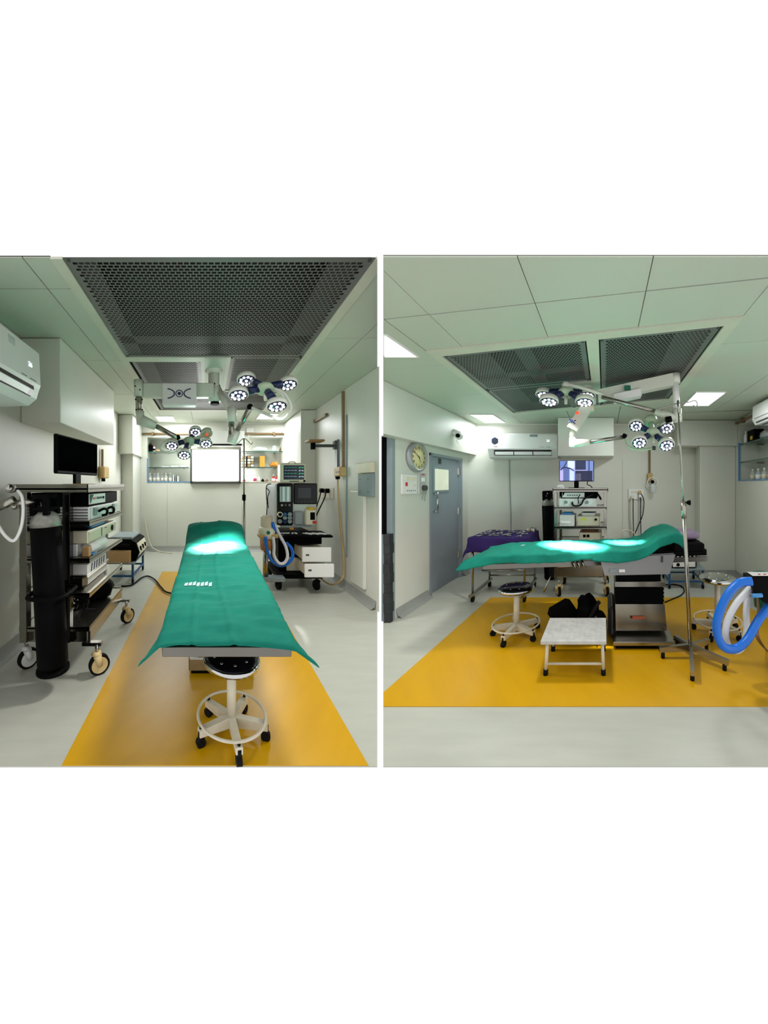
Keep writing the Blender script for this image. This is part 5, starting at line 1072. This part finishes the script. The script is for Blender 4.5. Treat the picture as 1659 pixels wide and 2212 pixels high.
def cloth2(a, b):
    hw, hd = (I1 - I0) / 2 + .012, (J1 - J0) / 2 + .012; cu_, cv_ = (I0 + I1) / 2, (J0 + J1) / 2
    x, y = (a - .5) * 2 * (hw + .20), (b - .5) * 2 * (hd + .17)
    ex, ey = max(0, abs(x) - hw), max(0, abs(y) - hd); e = max(ex, ey) + .35 * min(ex, ey)
    X = math.copysign(min(abs(x), hw) + ex * .16, x); Y = math.copysign(min(abs(y), hd) + ey * .16, y)
    fold = .018 * math.sin(x * 16 + y * 13) * min(1, e * 9)
    return (cu_ + X + (fold if ex > ey else 0), cv_ + Y + (fold if ey >= ex else 0), IH + .006 - e * .96 + .006 * noise.noise(Vector((x * 5, y * 5, 2))))
M().grid(cloth2, 48, 44).thing('table_cloth', PURP, 'dark purple cloth draped over the instrument trolley', 'cloth', solid=.004)
rnd = random.Random(4)
for k in range(16):
    u, v = I0 + .12 + .155 * (k % 4) - (.04 if k // 4 == 3 else 0), J0 + .10 + .13 * (k // 4); a = rnd.uniform(-.5, .5) + (1.2 if k % 3 == 0 else 0); L = rnd.uniform(.045, .06)
    t = T('surgical_instrument', 'steel forceps lying among others on the purple cloth', 'forceps', (u, v, IH + .014), 'forceps on the purple cloth')
    m = M().frame((u, v, IH + .018), rz=a); m.cyl((-L, -.012, 0), (L, .006, .004), .005, n=6); m.cyl((-L, .012, .004), (L, -.006, 0), .005, n=6); m.build('shanks', GAUZE, t)
    m = M().frame((u, v, IH + .018), rz=a)
    for s_ in (-1, 1): m.tube([(-L - .014 + .016 * math.cos(q), s_ * .018 + .014 * math.sin(q), .002) for q in [2 * math.pi * i / 8 for i in range(8)]], .004, n=5, res=2, closed=True)
    m.build('finger_rings', GAUZE, t)
t = T('instrument_bowl', 'steel bowl among the instruments on the purple cloth', 'bowl', (-1.1, 4.0, IH + .012)); M().lathe((-.965, 4.165, IH + .012), [(.025, 0), (.04, .015), (.045, .035), (.04, .035), (.025, .008)], 16).build('bowl', CHROME, t)
for k in range(4): M().lathe((-1.02 + .03 * k, 4.08 - .04 * (k % 2), IH + .012), [(.012, 0), (.012, .03), (.006, .036)], 8).thing('small_vial', (PAPER, ORANGE, PAPER, CREAM)[k], ('white vial left of the orange vial on the purple cloth', 'orange vial on the purple cloth', 'white vial right of the orange vial on the purple cloth', 'cream vial at the right corner of the purple cloth')[k], 'vial')

# --- operating table seen from the side
ot = T('operating_table', 'steel operating table on a bellows pedestal, seen from the side', 'operating table', (.3, 2.95, 0)); O0, O1, P0, P1 = -1.08, .92, 2.72, 3.20
def oh(u): return .765 + (u + 1.08) * .036
for v in (P0, P1 - .02):
    m = M(); m.add([(u, v + dv, oh(u) + dz) for u in (O0, O1) for dv in (0, .02) for dz in (-.120, -.078)], [(0, 1, 3, 2), (4, 6, 7, 5), (0, 4, 5, 1), (2, 3, 7, 6), (1, 5, 7, 3), (0, 2, 6, 4)]); m.build('side_rail', RAIL, ot)
m = M(); m.add([(u, v, oh(u) + dz) for u in (O0, O1) for v in (P0 + .02, P1 - .02) for dz in (-.07, -.02)], [(0, 1, 3, 2), (4, 6, 7, 5), (0, 4, 5, 1), (2, 3, 7, 6), (1, 5, 7, 3), (0, 2, 6, 4)]); m.build('table_top', BLACK, ot)
M().box(.62, .90, P0 + .01, P1 - .01, oh(.75) - .035, oh(.75) + .045, ch=.012).build('head_pad', BLACK, ot)
M().cyl((-.45, P0 + .04, oh(-.5) - .13), (-.15, P0 + .04, oh(-.2) - .12), .010, n=8).build('crank_rod', STEEL, ot); M().box(-.50, -.46, P0 + .02, P0 + .06, oh(-.6) - .22, oh(-.6) - .08, ch=.004).build('crank_bracket', BLACK, ot); M().cyl((-.48, P0 + .02, oh(-.6) - .2), (-.54, P0, oh(-.6) - .34), .008, n=8).build('crank_handle', STEEL, ot)
for u in (-.28, -.24, -.20): M().cyl((u, P0 - .01, oh(u) - .06), (u + .03, P0 - .02, oh(u) - .13), .009, n=8).build('clamp', STEEL, ot)
cu0, cu1, cv0, cv1 = .10, .54, 2.70, 3.14; zc = lambda y: R2.w(y, cv0)
bs = M().box(.075, .60, 2.58, 3.24, .035, zc(1372), ch=.006).build('base_cover', STEEL, ot); M().box(.10, .58, 2.60, 3.2, 0, .035).build('base_plinth', BLACK, ot)
M().box(.035, .11, 2.74, 3.16, .02, .30, ch=.05).build('base_nose', mat('dark_steel', (96, 96, 96), .3, .8), ot)
lc = M(); lc.add([(cu0 + .004, cv0 + .02, .10), (cu1 + .02, cv0 + .02, .10), (cu1, cv0 + .03, zc(1308)), (cu0, cv0 + .03, zc(1308)), (cu0 + .004, cv1, .10), (cu1 + .02, cv1, .10), (cu1, cv1, zc(1308)), (cu0, cv1, zc(1308))], [(0, 1, 2, 3), (7, 6, 5, 4), (0, 4, 5, 1), (1, 5, 6, 2), (2, 6, 7, 3), (3, 7, 4, 0)]); lc = lc.build('column_cover', STEEL, ot)
M().box(.25, .36, cv0 + .008, cv0 + .026, zc(1339), zc(1333), ch=.002).build('maker_plate', mat('red_brown_plate', (168, 84, 52), .5), lc)
for k in range(9): w0 = zc(1308) + k * (zc(1270) - zc(1308)) / 9; M().box(cu0 + .006 - .006 * (k % 2), cu1 - .006 + .006 * (k % 2), cv0 + .04, cv1 - .02, w0, w0 + (zc(1270) - zc(1308)) / 9, ch=.005).build('bellows_fold', BLACK, ot)
M().box(cu0 - .005, cu1 + .005, cv0 + .02, cv1, zc(1270), zc(1258), ch=.003).build('steel_band', STEEL, ot); M().box(cu0 + .01, cu1 - .03, cv0 + .05, cv1 - .04, zc(1258), .70).build('upper_column', BLACK, ot)
# translucent tub hung below the top
tv = 2.665; t = T('plastic_tub', 'grey translucent tub hung under the near side of the operating table', 'tub', (.3, tv + .08, .59)); ut = lambda x: R2.u(x, tv); zt = lambda y: R2.w(y, tv)
m = M(); vs = [(ut(1306), tv + .01, zt(1244)), (ut(1447), tv + .01, zt(1241)), (ut(1458), tv - .01, zt(1198)), (ut(1296), tv - .01, zt(1207)), (ut(1306), tv + .035, zt(1244)), (ut(1447), tv + .035, zt(1241)), (ut(1458), tv + .045, zt(1198)), (ut(1296), tv + .045, zt(1207))]
m.add(vs, [(0, 1, 2, 3), (7, 6, 5, 4), (0, 4, 5, 1), (1, 5, 6, 2), (3, 7, 4, 0)]); m.build('tub_body', BIN, t)
m = M(); m.tube([vs[2], vs[3], vs[7], vs[6]], .005, n=6, res=1, closed=True); m.build('tub_rim', BIN, t)
M().box(ut(1317), ut(1331), tv - .002, tv + .004, zt(1237), zt(1229)).build('barcode_label', PANG, t); M().box(ut(1337), ut(1350), tv - .002, tv + .004, zt(1236), zt(1230)).build('paper_label', PAPER, t)
for x in (1304, 1428): M().box(ut(x), ut(x + 4), tv - .016, tv - .006, zt(1214), zt(1200), ch=.002).build('clip', GREY, t)
# drape
def drape2(a, b):
    u = -1.12 + a * 1.80; y = (b - .5) * 2; hd = (P1 - P0) / 2 + .065; cvv_ = (P0 + P1) / 2 - .01
    hump = .145 / (1 + math.exp(-(u - .44) * 18)) * (1 if u < .66 else max(.0, 1 - (u - .66) * 3.5))
    top = oh(u) + .024 + hump
    hang = .075 + .02 * noise.noise(Vector((u * 3, b > .5, 0))) + (.015 if u > -.1 else 0)
    end = max(0., (-.86 - u) / .26); hang += .02 * end
    tot = hd + hang; s = abs(y) * tot; sg = 1 if y > 0 else -1
    if s < hd: v, w = s, top - .010 * (s / hd) ** 6
    else:
        e = s - hd; fl = .20 + .5 * end + .10 * math.sin(u * 17) + .12 * noise.noise(Vector((u * 6, sg, 1))); v, w = hd + e * fl, top - .01 - e * (.95 - .25 * end)
    du = -.16 * end * max(0., (s - .18) / tot) * 1.0 - .05 * end
    w -= .035 * end ** 1.5
    if u > .60: w -= (u - .60) * .5 * y * y
    wr = .008 * noise.noise(Vector((u * 9, s * sg * 5, 3))) + .006 * noise.noise(Vector((u * 24, s * sg * 8, 6))) + (.010 * noise.noise(Vector((u * 12, s * 4, 9))) if u > .3 else 0)
    return (u + du, cvv_ + sg * v, w + wr)
dr = M().grid(drape2, 110, 60).thing('surgical_drape', DRAPE, 'teal surgical drape over the table seen from the side, two bright spots', 'drape', solid=.004)
m = M(); q = [drape2(.165, .55), drape2(.185, .55), drape2(.188, .62), drape2(.17, .62)]; m.add([(x, y, z + .006) for x, y, z in q], [(0, 1, 2, 3)]); m.build('faded_print', mat('faded_pink_print', (130, 170, 165), .8), dr)
# pillow
def pil(a, b):
    th_, ph = 2 * math.pi * a, math.pi * b; sgn = lambda x, p: math.copysign(abs(x) ** p, x)
    return (.74 + .17 * sgn(math.cos(th_), .6) * math.sin(ph) ** .6, 2.98 + .18 * sgn(math.sin(th_), .6) * math.sin(ph) ** .6, oh(.7) + .094 - .042 * sgn(math.cos(ph), .8))
M().grid(pil, 28, 14).thing('head_pillow', LILAC, 'shiny lilac pillow at the head end, beside the drip-stand pole', 'pillow')

# --- stools, step, drip stand
stool('black-topped stool in front of the purple-covered trolley', -.815, 2.84, .452, .166, .212, SEATK, CHROME, -math.pi / 2 - .25)
stool('chrome-topped stool with rusty post behind the blue hose', 1.075, 2.90, .525, .168, .215, CHROME, CHROME, .35)
st = T('step_stool', 'low aluminium-topped foot step with cream tube legs on the yellow floor', 'step stool', (-.22, 2.42, 0)); X0, X1, Y0, Y1, SH = -.462, .017, 2.215, 2.60, .268
M().box(X0, X1, Y0, Y1, SH - .030, SH, ch=.004).build('tread', ALU, st)
cr = M()
for i in range(11):
    for j in range(9):
        m0 = (X0 + .04 + .04 * i, Y0 + .035 + .04 * j); cr.frame((m0[0], m0[1], SH), rz=.8 if (i + j) % 2 else -.8).box(-.012, .012, -.003, .003, 0, .0018)
cr.build('tread_pattern', ALU, st, kind='stuff')
for u in (X0 + .045, X1 - .03):
    for v in (Y0 + .03, Y1 - .03): lg = M().cyl((u - (.012 if u < -.2 else -.008), v, .02), (u, v, SH - .03), .013, n=10).build('leg', BEIGE, st); M().cyl((u - (.013 if u < -.2 else -.009), v, .0), (u - (.011 if u < -.2 else -.007), v, .045), .018, n=10).build('rubber_foot', RUB, lg)
for v in (Y0 + .03, Y1 - .03): M().cyl((X0 + .04, v, .085), (X1 - .026, v, .085), .010, n=8).build('stretcher', BEIGE, st)
for u in (X0 + .04, X1 - .026): M().cyl((u, Y0 + .03, .20), (u, Y1 - .03, .20), .010, n=8).build('side_rail', BEIGE, st)
M().tube([(-.06, 2.44, SH - .03), (-.058, 2.44, .16), (-.055, 2.44, .10)], .003, n=5).build('loose_thread', BLACK, st)
# black kit behind the step
t = T('equipment_case', 'black padded case leaning on the pile behind the foot step', 'case', (-.37, 2.84, 0)); m = M().frame((-.39, 2.87, .20), rx=.15, ry=-.55); m.box(-.12, .12, -.05, .05, -.11, .10, ch=.03); m.build('body', BLACK, t); m = M().frame((-.39, 2.87, .20), rx=.15, ry=-.55); m.box(-.11, .11, -.056, -.048, -.095, -.08); m.build('zip', RUB, t); M().box(-.46, -.31, 2.83, 2.91, 0, .10, ch=.01).build('foot_block', BLACK, t)
bag('black soft bag heaped behind the foot step', (-.17, 3.0, 0), .11, .08, .19, BLACK, 9.7, 'bag', 'soft_bag')
t = T('foot_pedal', 'black foot pedal with strap lying on the heap behind the foot step', 'foot pedal', (-.18, 2.80, 0)); m = M().frame((-.19, 2.78, .22), ry=.4, rx=.3); m.box(-.05, .05, -.05, .05, -.08, .10, ch=.03); m.build('housing', BLACK, t); M().tube([(-.16, 2.74, .16), (-.07, 2.72, .32), (-.04, 2.72, .36)], .018, n=8).build('strap', RUB, t); M().tube([(-.08, 2.74, .22), (-.03, 2.72, .12), (.0, 2.72, .06)], .012, n=6).build('metal_buckle_strap', GREY, t); M().box(-.25, -.13, 2.74, 2.82, 0, .14, ch=.01).build('base', BLACK, t)
M().ball((-.05, 2.83, .12), .12, 14, 9, (.65, .55, 1)).thing('mask_case', BLACK, 'round black pouch at the right of the heap behind the step', 'pouch')
# drip stand
dv = 2.47; b0, top = Vector(R2.p(1492, 1405, dv)), Vector(R2.p(1465, 868, dv)); b0.z = .075
t = T('drip_stand', 'tall steel drip stand with black knob in front of the operating table', 'drip stand', (b0.x, b0.y, 0)); at_ = lambda w: b0 + (top - b0) * ((w - b0.z) / (top.z - b0.z))
M().cyl(at_(.05), at_(1.26), .017, n=12).build('lower_pole', STEEL, t); M().cyl(at_(1.2), at_(2.06), .008, n=8).build('upper_pole', STEEL, t); M().cyl(at_(1.13), at_(1.27), .021, n=12).build('clamp', STEEL, t)
kn = at_(1.255); m = M(); m.cyl(kn, kn + Vector((.035, 0, 0)), .007, n=6); m.cyl(kn + Vector((.03, 0, 0)), kn + Vector((.055, 0, 0)), .014, .024, n=10); m.build('knob', BLACK, t)
tp = at_(2.06); M().cyl(at_(1.98), at_(2.08), .011, n=8).build('top_cap', STEEL, t)
for s_ in (-1, 1): M().tube([tp, tp + Vector((s_ * .08, 0, .016 * s_ - .01)), tp + Vector((s_ * .135, 0, .03 * s_ - .01)), tp + Vector((s_ * .155, 0, .02 * s_ - .03)), tp + Vector((s_ * .14, 0, .02 * s_ - .05)), tp + Vector((s_ * .12, 0, .02 * s_ - .035))], .005, n=6).build('hook', STEEL, t)
for px, py in ((1424, 1422), (1496, 1476), (1574, 1452), (1531, 1402), (1458, 1394)):
    vf = fz(py); e = Vector((R2.u(px, vf), vf, 0)); d = (e - Vector((b0.x, b0.y, 0))); n_ = Vector((-d.y, d.x, 0)).normalized() * .014; o = Vector((b0.x, b0.y, 0)); m = M(); vs = []
    for P, lo, hi in ((o, .06, .115), (e, .05, .09)):
        for s_ in (-1, 1): vs += [P + n_ * s_ + Vector((0, 0, lo)), P + n_ * s_ + Vector((0, 0, hi))]
    m.add(vs, [(0, 1, 3, 2), (4, 6, 7, 5), (0, 4, 5, 1), (2, 3, 7, 6), (1, 5, 7, 3), (0, 2, 6, 4)]); lg = m.build('leg', STEEL, t)
    e2 = e - d.normalized() * .03; M().cyl((e2.x, e2.y, 0), (e2.x, e2.y, .055), .016, n=10).build('rubber_foot', RUB, lg)

# --- low blue stand behind the head end
t = T('equipment_stand', 'low blue-framed equipment stand behind the head end of the table', 'stand', (1.1, 4.45, 0)); bu0, bu1, bv0, bv1, bh = .88, 1.33, 4.12, 4.55, .265
for u in (bu0, bu1):
    for v in (bv0, bv1): lg = M().box(u - .014, u + .014, v - .014, v + .014, .05, bh - .01).build('leg', BLUEF, t); M().cyl((u - .012, v, .03), (u + .012, v, .03), .03, n=12).build('castor', RUB, lg)
for q in ((bu0, bu1, bv0 - .01, bv0 + .01), (bu0, bu1, bv1 - .01, bv1 + .01), (bu1 - .01, bu1 + .01, bv0, bv1), (bu0 - .01, bu0 + .01, bv0, bv1)): M().box(*q, .085, .105).build('rail', BLUEF, t)
M().box(bu0 - .03, bu1 + .03, bv0 - .03, bv1 + .03, bh - .012, bh).build('top_board', PANG, t)
t = T('electrosurgical_unit', 'black generator with white knob panels on the low blue stand behind table', 'generator', (1.1, 4.35, bh)); M().box(.90, 1.26, 4.14, 4.50, bh, bh + .25, ch=.02).build('case', BLACK, t)
for k, (a, b) in enumerate(((.02, .09), (.13, .22))): M().box(.93, 1.235, 4.13, 4.142, bh + a, bh + b, ch=.004).build('control_panel', PAPER, t)
for k in range(5): M().cyl((.97 + .055 * k, 4.118, bh + .175), (.97 + .055 * k, 4.13, bh + .175), .018, n=10).build('knob', BLACK, t)
for k in range(2): M().cyl((1.0 + .12 * k, 4.118, bh + .055), (1.0 + .12 * k, 4.13, bh + .055), .022, n=10).build('socket', BLACK, t)
m = M(); fp_ = lambda x, y: (R2.u(x, fz(y)), fz(y), .010); m.tube([fp_(1434, 1265), fp_(1455, 1264), fp_(1472, 1268), fp_(1478, 1278), fp_(1470, 1288), fp_(1450, 1297), fp_(1436, 1303)], .008, n=6); m.thing('floor_cable', RUB, 'black cable looping on the floor behind the drip stand', 'cable')
# --- hoses and absorber shelf of the machine at the right edge
am = T('anaesthesia_machine', 'black anaesthesia machine shelf with blue and white hoses at the right edge', 'anaesthesia machine', (1.35, 2.05, 0)); hv = 2.05; hp = lambda x, y, v=hv: R2.p(x, y, v)
m = M(); m.add([hp(1621, 1247), hp(1621, 1256), hp(1630, 1285), hp(1652, 1303), hp(1720, 1303), hp(1720, 1247)] + [hp(x, y, hv + .30) for x, y in ((1605, 1237), (1605, 1246), (1612, 1275), (1640, 1290), (1720, 1290), (1720, 1237))], [(0, 1, 2, 3, 4, 5), (11, 10, 9, 8, 7, 6), (0, 6, 7, 1), (1, 7, 8, 2), (2, 8, 9, 3), (3, 9, 10, 4), (5, 11, 6, 0), (4, 10, 11, 5)])
m.build('absorber_shelf', BLACK, am)
m = M(); m.add([hp(1626, 1246, hv + .01), hp(1700, 1246, hv + .01), hp(1700, 1237, hv + .28), hp(1613, 1237, hv + .28)], [(0, 1, 2, 3)]); m.v = [(x, y, z + .006) for x, y, z in m.v]; m.build('white_top_plate', WHITE, am)
for x in (1640, 1652): M().cyl(hp(x, 1244, hv + .08), hp(x, 1240, hv + .08), .008, n=8).build('red_pin', RED, am)
M().cyl(hp(1625, 1287, hv - .02), hp(1646, 1286, hv - .02), .014, n=10).build('blue_clip', BLUEP, am)
M().box(R2.u(1672, hv + .3), R2.u(1730, hv + .3), hv + .05, hv + .28, .06, R2.w(1300, hv)).build('support_column', BLACK, am); M().box(R2.u(1668, hv + .4), R2.u(1760, hv + .3), hv, hv + .4, .0, .06, ch=.01).build('floor_base', BLACK, am)
M().tube([hp(x, y, 2.0 + .01 * i) for i, (x, y) in enumerate(((1624, 1256), (1598, 1259), (1574, 1282), (1556, 1318), (1548, 1350), (1553, 1382), (1568, 1400), (1592, 1400), (1615, 1380), (1638, 1340), (1662, 1308)))], .029, n=12, res=8).build('blue_breathing_hose', BLUEH, am)
M().tube([hp(x, y, 2.12 + .01 * i) for i, (x, y) in enumerate(((1628, 1262), (1612, 1280), (1590, 1305), (1572, 1340), (1567, 1372), (1575, 1398), (1592, 1405), (1606, 1392), (1613, 1360), (1612, 1320), (1616, 1285)))], .024, n=12, res=8).build('white_breathing_hose', WHITEH, am)
for k in range(2): M().tube([hp(1636, 1286, 2.3), hp(1641 - 3 * k, 1340, 2.3), hp(1634 + 4 * k, 1375, 2.2), (R2.u(1655, fz(1408)), fz(1408), .02), (R2.u(1672, fz(1420)), fz(1420), .02)], .008, n=6).build('grey_lead', PIPE, am)
# --- green bin by the right wall
t = T('waste_bin', 'green plastic bin with white bag by the right wall', 'bin', (R2.u(1655, 4.2), 4.2, 0)); M().lathe((1.83, 3.5, 0), [(.10, 0), (.12, .26), (.125, .38), (.11, .38), (.09, .02)], 18).build('bin_body', GREEN, t); M().lathe((1.83, 3.5, 0), [(.124, .34), (.127, .35), (.124, .36)], 18).build('bag_rim', PAPER, t)
# --- glass shelves in the recess of the right wall
S1w, S2w = 2.0, 1.735; vc = 3.55
def gshelf2(label, w):
    t = T('glass_shelf', label, 'shelf', (QR + .3, 4.2, w)); M().box(QR + .03, QR + .3, 3.0, 4.545, w - .010, w).build('pane', GLASS, t); M().box(QR + .024, QR + .031, 3.0, 4.545, w - .011, w + .001).build('front_edge', GLEDGE, t)
    for v in (4.4, 3.6): M().box(QR + .2, QR + .3, v - .01, v + .01, w - .03, w - .010).build('bracket', STEEL, t)
gshelf2('upper glass shelf in the right-hand recess, with a black box', S1w); gshelf2('lower glass shelf in the right-hand recess above the saline bottles', S2w)
m = M(); m.box(QR - .006, QR + .018, 4.528, 4.548, S2 + .016, 2.02); m.box(QR - .008, QR + .02, 3.0, 4.548, S2 + .001, S2 + .014); m.thing('blue_edge_strip', BLUES, 'blue edging tape around the recess in the right-hand wall', 'edging')
us = QR + .14
for k, v in enumerate((4.40, 4.24, 4.08, 3.92)): bottle(('leftmost', 'second', 'third', 'rightmost')[k] + ' clear saline bottle on the sill of the right-hand recess', us, v, S2, .036, .17, (CLEAR, WHITE, (CREAM, PAPER)[k % 2]), group='saline bottles in the right-hand recess')
t = T('black_carton', 'black carton on the upper shelf of the right-hand recess', 'carton', (us, 4.3, S1w)); M().box(QR + .06, QR + .2, 4.20, 4.40, S1w, S1w + .17, ch=.006).build('box', BLACK, t); M().box(QR + .055, QR + .06, 4.24, 4.3, S1w + .03, S1w + .08).build('yellow_label', YELL, t)
bottle('white spray bottle beside the black carton in the right-hand recess', QR + .07, 4.46, S1w, .028, .18, (WHITE, WHITE, PAPER))
bag('crumpled clear plastic wrap on the upper shelf of the right-hand recess', (us, 3.98, S1w), .10, .14, .06, CLEAR, 4.4)
